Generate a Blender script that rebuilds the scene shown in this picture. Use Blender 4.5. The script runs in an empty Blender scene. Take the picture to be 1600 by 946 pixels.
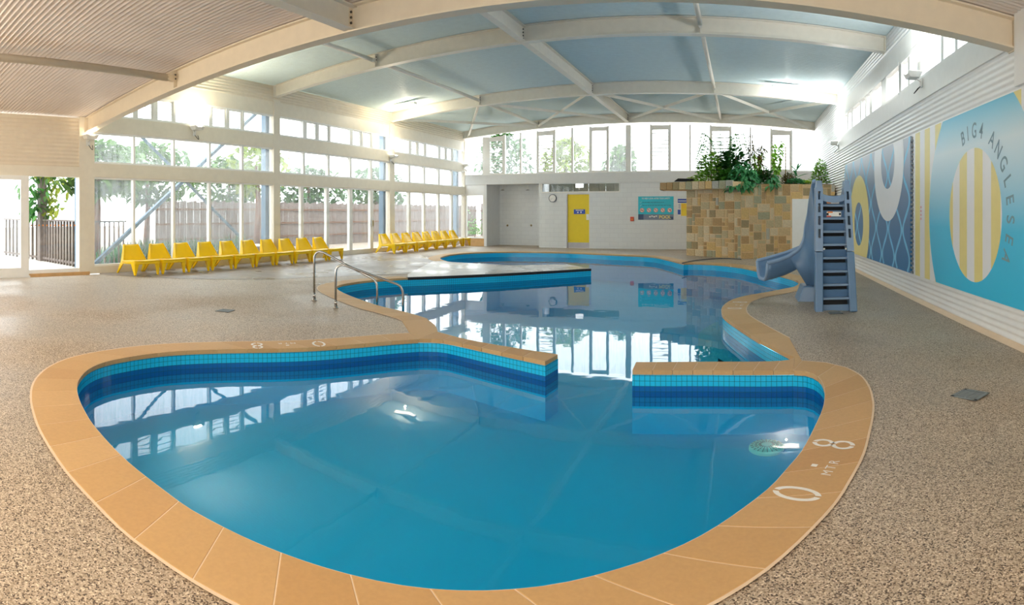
import bpy, bmesh, math, random
from math import sin, cos, tan, atan2, pi, sqrt, radians
from mathutils import Vector, Matrix
from mathutils.geometry import delaunay_2d_cdt

# ------------------------------------------------------------------ camera
# The photograph is a stitched cylindrical panorama: 914.4 px per radian.
F, X0, YH, ZC = 914.4, 1157.7, 332.8, 1.5
scene = bpy.context.scene
col = scene.collection
cam_data = bpy.data.cameras.new('camera')
cam_data.type = 'PANO'
cam_data.panorama_type = 'CENTRAL_CYLINDRICAL'
cam_data.central_cylindrical_radius = 1.0
cam_data.central_cylindrical_range_u_min = -X0 / F
cam_data.central_cylindrical_range_u_max = (1600 - X0) / F
cam_data.central_cylindrical_range_v_min = (YH - 946) / F
cam_data.central_cylindrical_range_v_max = YH / F
cam = bpy.data.objects.new('camera', cam_data)
col.objects.link(cam)
cam.location = (0, 0, ZC)
cam.rotation_euler = (pi / 2, 0, 0)
scene.camera = cam

# ------------------------------------------------------------------ sky and exposure
SKY = 2.7
EXPOSURE = 0.93
world = bpy.data.worlds.new('overcast_sky')
scene.world = world
world.use_nodes = True
wn = world.node_tree
wn.nodes['Background'].inputs[0].default_value = (0.93, 0.97, 1.0, 1)
wn.nodes['Background'].inputs[1].default_value = SKY
vs = scene.view_settings
vs.view_transform = 'Standard'
vs.look = 'None'
vs.exposure = EXPOSURE
vs.gamma = 1.0
vs.use_curve_mapping = False
scene.cycles.use_denoising = True
scene.cycles.max_bounces = 10
scene.cycles.diffuse_bounces = 5
scene.cycles.transparent_max_bounces = 16
scene.cycles.sample_clamp_indirect = 6.0
scene.cycles.caustics_reflective = False
scene.cycles.caustics_refractive = False

# room: X across, Y down the hall, Z up; camera above the origin
XL, XR, YE, YB = -12.94, 3.19, 25.4, -6.0
BEAMS = (6.33, 12.69, 19.05, 25.25)
XM, XH = (XL + XR) / 2, (XR - XL) / 2
WATER = -0.20

# ------------------------------------------------------------------ pixels to places
def ray(px, py):
    t = (px - X0) / F
    return sin(t), cos(t), (YH - py) / F
def G(px, py, z=0.0):                       # on a level at height z
    s, c, v = ray(px, py); t = (z - ZC) / v
    return Vector((s * t, c * t, z))
def WX(px, py, X):                          # on a plane X = const
    s, c, v = ray(px, py); t = X / s
    return Vector((X, c * t, ZC + v * t))
def WY(px, py, Y):                          # on a plane Y = const
    s, c, v = ray(px, py); t = Y / c
    return Vector((s * t, Y, ZC + v * t))
def YL(px): return XL / tan((px - X0) / F)
def YR(px, X=XR): return X / tan((px - X0) / F)
def arch(X, e, rise): return e + rise * (1 - ((X - XM) / XH) ** 2)
def hi_under(X): return arch(X, 5.08, 0.38)
def hi_top(X): return arch(X, 5.43, 0.43)
def lo_under(X): return arch(X, 3.46, 0.50)
def lo_top(X): return arch(X, 3.84, 0.50)
def sm(t): t = max(0.0, min(1.0, t)); return t * t * (3 - 2 * t)
def floor_z(x, y): return -0.10 * max(sm((x - 1.2) / 1.9), sm((y - 21.8) / 3.4))

# ------------------------------------------------------------------ materials
MATS = {}
def nodes(name):
    m = bpy.data.materials.new(name); m.use_nodes = True
    MATS[name] = m
    t = m.node_tree
    return m, t, t.nodes['Principled BSDF'], t.links
def ND(t, typ, **kw):
    n = t.nodes.new(typ)
    for k, v in kw.items():
        if k.startswith('i_'):
            n.inputs[k[2:].replace('_', ' ')].default_value = v
        else: setattr(n, k, v)
    return n
def plain(name, c, rough=0.5, metal=0.0, var=0.06, scale=6.0, bump=0.0, bscale=60.0, spec=0.5):
    m, t, b, l = nodes(name)
    b.inputs['Roughness'].default_value = rough
    b.inputs['Metallic'].default_value = metal
    b.inputs['Specular IOR Level'].default_value = spec
    tc = ND(t, 'ShaderNodeTexCoord')
    n = ND(t, 'ShaderNodeTexNoise'); n.inputs['Scale'].default_value = scale; n.inputs['Detail'].default_value = 4
    l.new(tc.outputs['Object'], n.inputs['Vector'])
    r = ND(t, 'ShaderNodeValToRGB')
    r.color_ramp.elements[0].position = 0.3; r.color_ramp.elements[1].position = 0.7
    r.color_ramp.elements[0].color = (*[x * (1 - var) for x in c], 1)
    r.color_ramp.elements[1].color = (*[min(1, x * (1 + var)) for x in c], 1)
    l.new(n.outputs['Fac'], r.inputs['Fac']); l.new(r.outputs['Color'], b.inputs['Base Color'])
    if bump:
        n2 = ND(t, 'ShaderNodeTexNoise'); n2.inputs['Scale'].default_value = bscale
        l.new(tc.outputs['Object'], n2.inputs['Vector'])
        bp = ND(t, 'ShaderNodeBump'); bp.inputs['Strength'].default_value = bump; bp.inputs['Distance'].default_value = 0.01
        l.new(n2.outputs['Fac'], bp.inputs['Height']); l.new(bp.outputs['Normal'], b.inputs['Normal'])
    return m
def ramp(t, stops, interp='LINEAR'):
    r = ND(t, 'ShaderNodeValToRGB'); cr = r.color_ramp; cr.interpolation = interp
    while len(cr.elements) < len(stops): cr.elements.new(0.5)
    for e, (p, c) in zip(cr.elements, stops): e.position = p; e.color = (*c, 1)
    return r
def S(r, g, b):                             # sRGB 0..255 to linear
    f = lambda v: (v / 255 / 12.92) if v <= 10 else ((v / 255 + 0.055) / 1.055) ** 2.4
    return (f(r), f(g), f(b))

plain('white_paint', S(238, 238, 236), 0.45, var=0.02)
plain('cream_paint', S(232, 224, 208), 0.45, var=0.03)
plain('beam_paint', S(228, 224, 214), 0.4, var=0.03)
plain('frame_white', S(240, 240, 238), 0.35, var=0.02)
plain('cladding_white', S(236, 238, 240), 0.35, var=0.02)
plain('cladding_cream', S(228, 216, 196), 0.45, var=0.03)
plain('pool_lit_ceiling_sheet', S(206, 224, 228), 0.45, var=0.03)  # white sheets, with blue light from the pool tinted into the base colour
plain('low_ceiling_sheet', S(226, 216, 210), 0.4, var=0.05, scale=1.2)
plain('blue_steel', S(84, 116, 142), 0.5)
plain('bolt_steel', S(95, 95, 95), 0.4, 0.8)
plain('dark_gap', S(45, 42, 40), 0.8)
plain('yellow_plastic', (0.93, 0.60, 0.002), 0.22, var=0.03)
plain('steel', S(190, 188, 184), 0.18, 1.0, var=0.04)
plain('slide_plastic', S(94, 128, 165), 0.35, var=0.06, scale=3)
plain('slide_rim', S(132, 158, 190), 0.35, var=0.04)
plain('black_plastic', S(18, 18, 22), 0.6)
plain('door_yellow', (0.86, 0.65, 0.008), 0.4, var=0.02)
plain('kick_metal', S(170, 168, 172), 0.35, 0.5)
plain('mark_white', S(240, 240, 238), 0.6, var=0.02)
plain('sign_teal', S(0, 190, 214), 0.4, var=0.05, scale=2)
plain('sign_grey', S(112, 126, 150), 0.4)
plain('sign_navy', S(20, 66, 112), 0.4)
plain('sign_dark_teal', S(0, 118, 145), 0.4)
plain('sign_blue', S(22, 74, 180), 0.4)
plain('sign_yellow', S(245, 214, 30), 0.4)
plain('lettering_yellow', S(250, 236, 130), 0.4)
plain('red_plastic', S(228, 86, 60), 0.4)
plain('pink_print', S(236, 178, 190), 0.5)
plain('orange_print', S(244, 140, 30), 0.5)
plain('black_print', S(25, 25, 28), 0.5)
plain('clock_rim', S(70, 84, 104), 0.4)
plain('brass', S(170, 150, 110), 0.35, 0.8)
plain('mural_white', S(236, 238, 244), 0.4, var=0.01)
plain('mural_yellow', S(236, 222, 150), 0.4, var=0.02)
plain('letter_grey', S(122, 156, 176), 0.5)
plain('wave_line', S(122, 200, 238), 0.4, var=0.08, scale=0.8)
plain('timber_grey', S(118, 106, 100), 0.75, var=0.2, scale=9)
plain('timber_brown', S(116, 80, 56), 0.75, var=0.2, scale=9)
plain('fence_timber', S(124, 110, 104), 0.8, var=0.15, scale=5)
plain('deck_outside', S(190, 184, 176), 0.7, var=0.06)
plain('ground_outside', S(158, 144, 130), 0.9, var=0.12, scale=0.6)
plain('bank_soil', S(178, 150, 128), 0.9, var=0.2, scale=0.7)
plain('bark', S(128, 92, 74), 0.85, var=0.25, scale=8)
plain('plinth', S(206, 164, 112), 0.7, var=0.1)
plain('plaster', S(222, 224, 226), 0.6, var=0.02)
plain('grout', S(228, 205, 178), 0.7, var=0.03)
plain('hose', S(90, 92, 96), 0.6)
plain('lamp_housing', S(225, 225, 222), 0.4)
plain('stem_brown', S(120, 104, 60), 0.7, var=0.2)
plain('stone_bed', S(222, 192, 148), 0.85, var=0.08)
plain('backing_timber', S(86, 88, 78), 0.8, var=0.3, scale=3)
plain('soil', S(40, 32, 26), 0.95, var=0.3, scale=20)
plain('drain_grey', S(122, 132, 138), 0.5)
plain('suction_white', S(205, 232, 226), 0.5)
plain('white_rock', S(225, 222, 216), 0.8, var=0.1)
def leafmat(name, a, b, rough=0.45):
    m, t, bs, l = nodes(name)
    tc = ND(t, 'ShaderNodeTexCoord'); n = ND(t, 'ShaderNodeTexNoise'); n.inputs['Scale'].default_value = 7
    l.new(tc.outputs['Object'], n.inputs['Vector'])
    r = ramp(t, [(0.3, a), (0.7, b)]); l.new(n.outputs['Fac'], r.inputs['Fac'])
    l.new(r.outputs['Color'], bs.inputs['Base Color']); bs.inputs['Roughness'].default_value = rough
    tr = ND(t, 'ShaderNodeBsdfTranslucent'); l.new(r.outputs['Color'], tr.inputs['Color'])
    mx = ND(t, 'ShaderNodeMixShader'); mx.inputs[0].default_value = 0.45
    l.new(bs.outputs[0], mx.inputs[1]); l.new(tr.outputs[0], mx.inputs[2])
    l.new(mx.outputs[0], t.nodes['Material Output'].inputs[0])
leafmat('leaf_dark', S(34, 82, 40), S(64, 126, 58))
leafmat('leaf_mid', S(66, 134, 54), S(116, 180, 76))
leafmat('leaf_bright', S(104, 168, 54), S(166, 212, 84))
leafmat('leaf_lime', S(150, 196, 60), S(214, 226, 96))
leafmat('leaf_teal', S(46, 122, 78), S(92, 172, 108))
leafmat('leaf_bronze', S(84, 72, 48), S(128, 118, 66))
leafmat('grass_blade', S(22, 70, 40), S(64, 112, 50))
leafmat('tree_green', S(52, 96, 34), S(98, 140, 52))
leafmat('tree_mid', S(40, 88, 36), S(78, 126, 52))
leafmat('tree_lime', S(104, 132, 32), S(156, 172, 52))
leafmat('vine_green', S(50, 108, 40), S(84, 146, 56))
leafmat('vine_lime', S(130, 158, 40), S(186, 190, 70))

def lamp_mat(name, c, s):
    m, t, b, l = nodes(name)
    b.inputs['Base Color'].default_value = (*c, 1)
    b.inputs['Emission Color'].default_value = (*c, 1); b.inputs['Emission Strength'].default_value = s
lamp_mat('lamp_glass', (1.0, 0.93, 0.78), 2.5)
lamp_mat('exit_panel', (0.95, 0.98, 1.0), 0.9)

# aggregate deck
m, t, b, l = nodes('aggregate')
tc = ND(t, 'ShaderNodeTexCoord')
v1 = ND(t, 'ShaderNodeTexVoronoi'); v1.inputs['Scale'].default_value = 150
l.new(tc.outputs['Object'], v1.inputs['Vector'])
sep = ND(t, 'ShaderNodeSeparateColor'); l.new(v1.outputs['Color'], sep.inputs[0])
grain = ramp(t, [(0.0, S(62, 50, 42)), (0.17, S(98, 80, 64)), (0.27, S(156, 138, 118)), (0.6, S(180, 164, 144)), (0.88, S(202, 188, 170)), (1.0, S(232, 220, 200))])
l.new(sep.outputs[0], grain.inputs['Fac'])
n2 = ND(t, 'ShaderNodeTexNoise'); n2.inputs['Scale'].default_value = 0.55; n2.inputs['Detail'].default_value = 5
l.new(tc.outputs['Object'], n2.inputs['Vector'])
st = ramp(t, [(0.28, (0.72, 0.68, 0.62)), (0.48, (1, 1, 1)), (0.72, (1.0, 0.97, 0.95))])
l.new(n2.outputs['Fac'], st.inputs['Fac'])
mul = ND(t, 'ShaderNodeMix', data_type='RGBA', blend_type='MULTIPLY'); mul.inputs[0].default_value = 1
l.new(grain.outputs['Color'], mul.inputs[6]); l.new(st.outputs['Color'], mul.inputs[7])
l.new(mul.outputs[2], b.inputs['Base Color'])
rr = ramp(t, [(0.4, (0.38,) * 3), (0.65, (0.62,) * 3)]); l.new(n2.outputs['Fac'], rr.inputs['Fac'])
l.new(rr.outputs['Color'], b.inputs['Roughness'])
bp = ND(t, 'ShaderNodeBump'); bp.inputs['Strength'].default_value = 0.25; bp.inputs['Distance'].default_value = 0.004
l.new(v1.outputs['Distance'], bp.inputs['Height']); l.new(bp.outputs['Normal'], b.inputs['Normal'])

# per-piece tint materials (coping tiles, stones, pavers)
def tinted(name, stops, rough, nscale, nvar, bump=0.15, interp='CONSTANT'):
    m, t, b, l = nodes(name)
    oi = ND(t, 'ShaderNodeObjectInfo'); r = ramp(t, stops, interp); l.new(oi.outputs['Random'], r.inputs['Fac'])
    tc = ND(t, 'ShaderNodeTexCoord'); n = ND(t, 'ShaderNodeTexNoise'); n.inputs['Scale'].default_value = nscale; n.inputs['Detail'].default_value = 6
    l.new(tc.outputs['Object'], n.inputs['Vector'])
    r2 = ramp(t, [(0.3, (1 - nvar,) * 3), (0.7, (1, 1, 1))]); l.new(n.outputs['Fac'], r2.inputs['Fac'])
    mx = ND(t, 'ShaderNodeMix', data_type='RGBA', blend_type='MULTIPLY'); mx.inputs[0].default_value = 1
    l.new(r.outputs['Color'], mx.inputs[6]); l.new(r2.outputs['Color'], mx.inputs[7])
    l.new(mx.outputs[2], b.inputs['Base Color']); b.inputs['Roughness'].default_value = rough
    bp = ND(t, 'ShaderNodeBump'); bp.inputs['Strength'].default_value = bump; bp.inputs['Distance'].default_value = 0.01
    l.new(n.outputs['Fac'], bp.inputs['Height']); l.new(bp.outputs['Normal'], b.inputs['Normal'])
tinted('coping_tile', [(0.0, S(200, 160, 106)), (0.5, S(206, 168, 116)), (1.0, S(194, 152, 98))], 0.55, 45, 0.08, 0.05, 'LINEAR')
tinted('stone', [(0, S(212, 184, 140)), (0.16, S(198, 180, 142)), (0.3, S(208, 172, 120)), (0.42, S(172, 168, 138)), (0.54, S(222, 202, 166)), (0.66, S(184, 150, 104)), (0.76, S(220, 184, 124)), (0.86, S(166, 146, 108)), (0.94, S(188, 184, 170))], 0.85, 9, 0.3, 0.3)
tinted('bark_paver', [(0, S(150, 140, 132)), (0.5, S(170, 164, 160)), (1, S(140, 132, 126))], 0.35, 8, 0.2, 0.1, 'LINEAR')

# brick pavers of the terrace
def pavers(name, a, c, mort, rough):
    m, t, b, l = nodes(name)
    tc = ND(t, 'ShaderNodeTexCoord'); br = ND(t, 'ShaderNodeTexBrick')
    br.inputs['Scale'].default_value = 1; br.inputs['Brick Width'].default_value = 0.3; br.inputs['Row Height'].default_value = 0.15
    br.inputs['Mortar Size'].default_value = 0.006
    br.inputs['Color1'].default_value = (*a, 1); br.inputs['Color2'].default_value = (*c, 1); br.inputs['Mortar'].default_value = (*mort, 1)
    l.new(tc.outputs['Object'], br.inputs['Vector'])
    n = ND(t, 'ShaderNodeTexNoise'); n.inputs['Scale'].default_value = 0.8; l.new(tc.outputs['Object'], n.inputs['Vector'])
    l.new(br.outputs['Color'], b.inputs['Base Color'])
    rr = ramp(t, [(0.40, (rough * 0.5,) * 3), (0.65, (rough,) * 3)]); l.new(n.outputs['Fac'], rr.inputs['Fac'])
    l.new(rr.outputs['Color'], b.inputs['Roughness'])
    bp = ND(t, 'ShaderNodeBump'); bp.inputs['Strength'].default_value = 0.3; bp.inputs['Distance'].default_value = 0.003
    l.new(br.outputs['Fac'], bp.inputs['Height']); bp.invert = True; l.new(bp.outputs['Normal'], b.inputs['Normal'])
pavers('terrace_pavers', S(138, 128, 122), S(158, 150, 146), S(96, 88, 84), 0.5)
pavers('platform_pavers', S(196, 192, 190), S(212, 208, 204), S(160, 155, 150), 0.4)

# painted blockwork
m, t, b, l = nodes('blockwork')
tc = ND(t, 'ShaderNodeTexCoord'); sx = ND(t, 'ShaderNodeSeparateXYZ'); cx = ND(t, 'ShaderNodeCombineXYZ')
l.new(tc.outputs['Object'], sx.inputs[0]); l.new(sx.outputs['X'], cx.inputs['X']); l.new(sx.outputs['Z'], cx.inputs['Y'])
br = ND(t, 'ShaderNodeTexBrick'); br.inputs['Scale'].default_value = 1; br.inputs['Brick Width'].default_value = 0.4; br.inputs['Row Height'].default_value = 0.2
br.inputs['Mortar Size'].default_value = 0.006
br.inputs['Color1'].default_value = (*S(222, 226, 230), 1); br.inputs['Color2'].default_value = (*S(226, 230, 233), 1); br.inputs['Mortar'].default_value = (*S(210, 214, 218), 1)
l.new(cx.outputs[0], br.inputs['Vector']); l.new(br.outputs['Color'], b.inputs['Base Color']); b.inputs['Roughness'].default_value = 0.5
bp = ND(t, 'ShaderNodeBump'); bp.inputs['Strength'].default_value = 0.25; bp.inputs['Distance'].default_value = 0.004; bp.invert = True
l.new(br.outputs['Fac'], bp.inputs['Height']); l.new(bp.outputs['Normal'], b.inputs['Normal'])

# pool wall tiles: UV is (metres along the wall, height)
def pooltile(name, split):
    m, t, b, l = nodes(name)
    uv = ND(t, 'ShaderNodeUVMap'); uv.uv_map = 'uv'
    sx = ND(t, 'ShaderNodeSeparateXYZ'); l.new(uv.outputs[0], sx.inputs[0])
    def line(sock, pitch):
        a = ND(t, 'ShaderNodeMath', operation='DIVIDE'); a.inputs[1].default_value = pitch; l.new(sock, a.inputs[0])
        f = ND(t, 'ShaderNodeMath', operation='FRACT'); l.new(a.outputs[0], f.inputs[0])
        c = ND(t, 'ShaderNodeMath', operation='LESS_THAN'); c.inputs[1].default_value = 0.08; l.new(f.outputs[0], c.inputs[0])
        return c.outputs[0], a.outputs[0]
    lu, du = line(sx.outputs[0], 0.05); lv, dv = line(sx.outputs[1], 0.05)
    mx = ND(t, 'ShaderNodeMath', operation='MAXIMUM'); l.new(lu, mx.inputs[0]); l.new(lv, mx.inputs[1])
    g = ND(t, 'ShaderNodeMath', operation='GREATER_THAN'); g.inputs[1].default_value = split; l.new(sx.outputs[1], g.inputs[0])
    base = ND(t, 'ShaderNodeMix', data_type='RGBA'); l.new(g.outputs[0], base.inputs[0])
    base.inputs[6].default_value = (*S(8, 100, 176), 1); base.inputs[7].default_value = (*S(30, 190, 234), 1)
    lo = ND(t, 'ShaderNodeMath', operation='GREATER_THAN'); lo.inputs[1].default_value = -0.34; l.new(sx.outputs[1], lo.inputs[0])
    b2 = ND(t, 'ShaderNodeMix', data_type='RGBA'); l.new(lo.outputs[0], b2.inputs[0])
    b2.inputs[6].default_value = (*S(8, 186, 238), 1); l.new(base.outputs[2], b2.inputs[7])
    ml = ND(t, 'ShaderNodeMath', operation='MULTIPLY'); l.new(mx.outputs[0], ml.inputs[0]); l.new(lo.outputs[0], ml.inputs[1])
    fin = ND(t, 'ShaderNodeMix', data_type='RGBA'); l.new(ml.outputs[0], fin.inputs[0])
    l.new(b2.outputs[2], fin.inputs[6]); fin.inputs[7].default_value = (*S(14, 84, 112), 1)
    l.new(fin.outputs[2], b.inputs['Base Color']); b.inputs['Roughness'].default_value = 0.15
pooltile('pool_tile_two_tone', -0.145)
pooltile('pool_tile_light', -0.20)
plain('pool_floor', S(4, 178, 230), 0.6, var=0.05, scale=0.6)
plain('pool_bench', S(70, 180, 214), 0.6, var=0.04)

def schlick(t, l, r0, k=0.98, normal=None):
    lw = ND(t, 'ShaderNodeLayerWeight'); lw.inputs['Blend'].default_value = 0.5
    if normal is not None: l.new(normal, lw.inputs['Normal'])
    pw = ND(t, 'ShaderNodeMath', operation='POWER'); pw.inputs[1].default_value = 5; l.new(lw.outputs['Facing'], pw.inputs[0])
    ma = ND(t, 'ShaderNodeMath', operation='MULTIPLY_ADD'); ma.inputs[1].default_value = k; ma.inputs[2].default_value = r0; l.new(pw.outputs[0], ma.inputs[0])
    return ma.outputs[0]
# water: fresnel mirror over a tinted clear body
m, t, b, l = nodes('water')
t.nodes.remove(b)
tc = ND(t, 'ShaderNodeTexCoord'); n = ND(t, 'ShaderNodeTexNoise'); n.inputs['Scale'].default_value = 2.2; n.inputs['Detail'].default_value = 2
l.new(tc.outputs['Object'], n.inputs['Vector'])
bp = ND(t, 'ShaderNodeBump'); bp.inputs['Strength'].default_value = 0.10; bp.inputs['Distance'].default_value = 0.012
l.new(n.outputs['Fac'], bp.inputs['Height'])
fr = schlick(t, l, 0.025, 0.97, bp.outputs['Normal'])
gl = ND(t, 'ShaderNodeBsdfGlossy'); gl.inputs['Roughness'].default_value = 0.015; l.new(bp.outputs['Normal'], gl.inputs['Normal'])
tr = ND(t, 'ShaderNodeBsdfTransparent'); tr.inputs['Color'].default_value = (0.42, 0.90, 0.97, 1)
mx = ND(t, 'ShaderNodeMixShader'); l.new(fr, mx.inputs[0]); l.new(tr.outputs[0], mx.inputs[1]); l.new(gl.outputs[0], mx.inputs[2])
l.new(mx.outputs[0], t.nodes['Material Output'].inputs[0])

# glass: clear, and fogged with vertical streaks
def glass(name, fog, streak):
    m, t, b, l = nodes(name); t.nodes.remove(b)
    tr = ND(t, 'ShaderNodeBsdfTransparent'); tr.inputs['Color'].default_value = (0.97, 0.985, 0.98, 1)
    gl = ND(t, 'ShaderNodeBsdfGlossy'); gl.inputs['Roughness'].default_value = 0.02
    fr = schlick(t, l, 0.03, 0.4)
    out = tr.outputs[0]
    if fog:
        tl = ND(t, 'ShaderNodeBsdfTranslucent'); tl.inputs['Color'].default_value = (0.92, 0.95, 0.95, 1)
        tc = ND(t, 'ShaderNodeTexCoord'); mp = ND(t, 'ShaderNodeMapping'); mp.inputs['Scale'].default_value = (14, 14, 0.9)
        l.new(tc.outputs['Object'], mp.inputs[0]); n = ND(t, 'ShaderNodeTexNoise'); n.inputs['Scale'].default_value = 1.6; n.inputs['Detail'].default_value = 3
        l.new(mp.outputs[0], n.inputs['Vector'])
        r = ramp(t, [(0.3, (max(0, fog - streak),) * 3), (0.7, (fog + streak,) * 3)]); l.new(n.outputs['Fac'], r.inputs['Fac'])
        mx = ND(t, 'ShaderNodeMixShader'); l.new(r.outputs['Color'], mx.inputs[0]); l.new(tr.outputs[0], mx.inputs[1]); l.new(tl.outputs[0], mx.inputs[2])
        out = mx.outputs[0]
    m2 = ND(t, 'ShaderNodeMixShader'); l.new(fr, m2.inputs[0]); l.new(out, m2.inputs[1]); l.new(gl.outputs[0], m2.inputs[2])
    l.new(m2.outputs[0], t.nodes['Material Output'].inputs[0])
glass('glass_clear', 0, 0)
glass('glass_fogged', 0.11, 0.06)
glass('glass_misty', 0.05, 0.03)
# mural prints with their printed colour fades
def fade(name, stops, z0, z1):
    m, t, b, l = nodes(name)
    g = ND(t, 'ShaderNodeNewGeometry'); sx = ND(t, 'ShaderNodeSeparateXYZ'); l.new(g.outputs['Position'], sx.inputs[0])
    mr = ND(t, 'ShaderNodeMapRange'); mr.inputs[1].default_value = z0; mr.inputs[2].default_value = z1; l.new(sx.outputs['Z'], mr.inputs[0])
    r = ramp(t, stops); l.new(mr.outputs[0], r.inputs['Fac']); l.new(r.outputs['Color'], b.inputs['Base Color']); b.inputs['Roughness'].default_value = 0.4
fade('mural_blue', [(0, S(50, 194, 240)), (0.35, S(80, 200, 242)), (0.58, S(172, 218, 242)), (0.8, S(214, 234, 246)), (0.92, S(160, 216, 240)), (1, S(110, 200, 236))], 0.36, 2.95)
fade('mural_navy', [(0, S(20, 116, 178)), (0.3, S(62, 120, 172)), (0.6, S(112, 140, 178)), (1, S(178, 190, 208))], 0.36, 2.95)
M = MATS

# ------------------------------------------------------------------ mesh helpers
class MB:
    def __init__(s): s.v = []; s.f = []; s.uv = None
    def add(s, vs, fs):
        o = len(s.v); s.v += [tuple(x) for x in vs]; s.f += [tuple(i + o for i in f) for f in fs]; return s
    def box(s, a, b):
        x0, y0, z0 = a; x1, y1, z1 = b
        return s.add([(x0, y0, z0), (x1, y0, z0), (x1, y1, z0), (x0, y1, z0), (x0, y0, z1), (x1, y0, z1), (x1, y1, z1), (x0, y1, z1)],
                     [(3, 2, 1, 0), (4, 5, 6, 7), (0, 1, 5, 4), (1, 2, 6, 5), (2, 3, 7, 6), (3, 0, 4, 7)])
    def hexa(s, p):                           # eight corners: bottom ring then top ring
        return s.add(p, [(3, 2, 1, 0), (4, 5, 6, 7), (0, 1, 5, 4), (1, 2, 6, 5), (2, 3, 7, 6), (3, 0, 4, 7)])
    def prism(s, poly, d):                    # planar polygon extruded by the vector d
        n = len(poly); d = Vector(d); p = [Vector(q) for q in poly]
        return s.add(p + [q + d for q in p], [tuple(range(n))[::-1], tuple(range(n, 2 * n))] + [(i, (i + 1) % n, n + (i + 1) % n, n + i) for i in range(n)])
    def bar(s, a, b, w, h, up=(0, 0, 1)):     # rectangular bar from a to b
        a, b, up = Vector(a), Vector(b), Vector(up); d = (b - a).normalized()
        x = d.cross(up)
        if x.length < 1e-5: x = d.cross(Vector((1, 0, 0)))
        x.normalize(); y = x.cross(d).normalized(); x *= w / 2; y *= h / 2
        return s.hexa([a - x - y, a + x - y, a + x + y, a - x + y, b - x - y, b + x - y, b + x + y, b - x + y])
    def tube(s, pts, r, n=10, cap=True):
        pts = [Vector(p) for p in pts]; rs = r if isinstance(r, (list, tuple)) else [r] * len(pts)
        o = len(s.v); prev = None
        for i, p in enumerate(pts):
            d = (pts[min(i + 1, len(pts) - 1)] - pts[max(i - 1, 0)]).normalized()
            if prev is None:
                x = d.cross(Vector((0, 0, 1)))
                if x.length < 1e-4: x = Vector((1, 0, 0))
            else: x = prev - d * prev.dot(d)
            x.normalize(); prev = x; y = d.cross(x)
            for k in range(n):
                a = 2 * pi * k / n; s.v.append(tuple(p + (x * cos(a) + y * sin(a)) * rs[i]))
        for i in range(len(pts) - 1):
            for k in range(n):
                a = o + i * n + k; b = o + i * n + (k + 1) % n; s.f.append((a, b, b + n, a + n))
        if cap:
            s.f.append(tuple(o + k for k in range(n))[::-1]); e = o + (len(pts) - 1) * n; s.f.append(tuple(e + k for k in range(n)))
        return s
    def lathe(s, c, prof, ax=(0, 0, 1), n=20): # prof of (radius, distance along axis)
        c, ax = Vector(c), Vector(ax).normalized(); x = ax.orthogonal().normalized(); y = ax.cross(x); o = len(s.v)
        for r, h in prof:
            for k in range(n):
                a = 2 * pi * k / n; s.v.append(tuple(c + ax * h + (x * cos(a) + y * sin(a)) * r))
        for i in range(len(prof) - 1):
            for k in range(n):
                a = o + i * n + k; b = o + i * n + (k + 1) % n; s.f.append((a, b, b + n, a + n))
        s.f.append(tuple(o + k for k in range(n))[::-1]); e = o + (len(prof) - 1) * n; s.f.append(tuple(e + k for k in range(n)))
        return s
    def grid(s, rows):
        o = len(s.v); m = len(rows[0])
        for r in rows: s.v += [tuple(p) for p in r]
        for i in range(len(rows) - 1):
            for j in range(m - 1):
                a = o + i * m + j; s.f.append((a, a + 1, a + m + 1, a + m))
        return s
    def build(s, name, mat, parent=None, smooth=False, kind=None):
        me = bpy.data.meshes.new(name)
        off = parent.matrix_basis.translation if parent is not None else Vector()
        gp = parent.parent if parent is not None else None
        if gp is not None: off = off + gp.matrix_basis.translation
        me.from_pydata([tuple(Vector(v) - off) for v in s.v], [], s.f); me.update()
        me.materials.append(M[mat])
        if smooth: me.polygons.foreach_set('use_smooth', [True] * len(me.polygons))
        o = bpy.data.objects.new(name, me); col.objects.link(o)
        if parent is not None: o.parent = parent
        if kind: o['kind'] = kind
        return o
def thing(name, label, cat, loc=(0, 0, 0), group=None, rz=0.0):
    o = bpy.data.objects.new(name, None); o.empty_display_size = 0.1; col.objects.link(o)
    o.location = loc; o.rotation_euler.z = rz; o['label'] = label; o['category'] = cat
    if group: o['group'] = group
    return o
def tag(o, label, cat, group=None):
    o['label'] = label; o['category'] = cat
    if group: o['group'] = group
    return o
def setting(name):
    o = bpy.data.objects.new(name, None); o.empty_display_size = 0.1; col.objects.link(o); o['kind'] = 'structure'; return o
def struct(name, mb, mat, smooth=False): return mb.build(name, mat, None, smooth, 'structure')
def copy_tree(o, loc, rz, label=None):
    c = o.copy(); col.objects.link(c); c.location = loc; c.rotation_euler.z = rz
    if label: c['label'] = label
    for ch in o.children:
        k = ch.copy(); col.objects.link(k); k.parent = c
        for g in ch.children:
            d = g.copy(); col.objects.link(d); d.parent = k
    return c
def soft(o, w=0.01, seg=2, sub=0):
    if w:
        b = o.modifiers.new('bevel', 'BEVEL'); b.width = w; b.segments = seg; b.limit_method = 'ANGLE'; b.angle_limit = radians(35)
    if sub: d = o.modifiers.new('sub', 'SUBSURF'); d.levels = sub; d.render_levels = sub
    return o
def glyphs(text, size, weight=0.012):
    c = bpy.data.curves.new('glyphs', 'FONT'); c.body = text; c.size = size; c.align_x = 'CENTER'; c.align_y = 'CENTER'; c.offset = size * weight
    o = bpy.data.objects.new('glyphs', c); col.objects.link(o)
    dg = bpy.context.evaluated_depsgraph_get(); me = bpy.data.meshes.new_from_object(o.evaluated_get(dg))
    vs = [v.co.copy() for v in me.vertices]; fs = [tuple(p.vertices) for p in me.polygons]
    bpy.data.objects.remove(o); bpy.data.curves.remove(c); bpy.data.meshes.remove(me)
    return vs, fs
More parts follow.
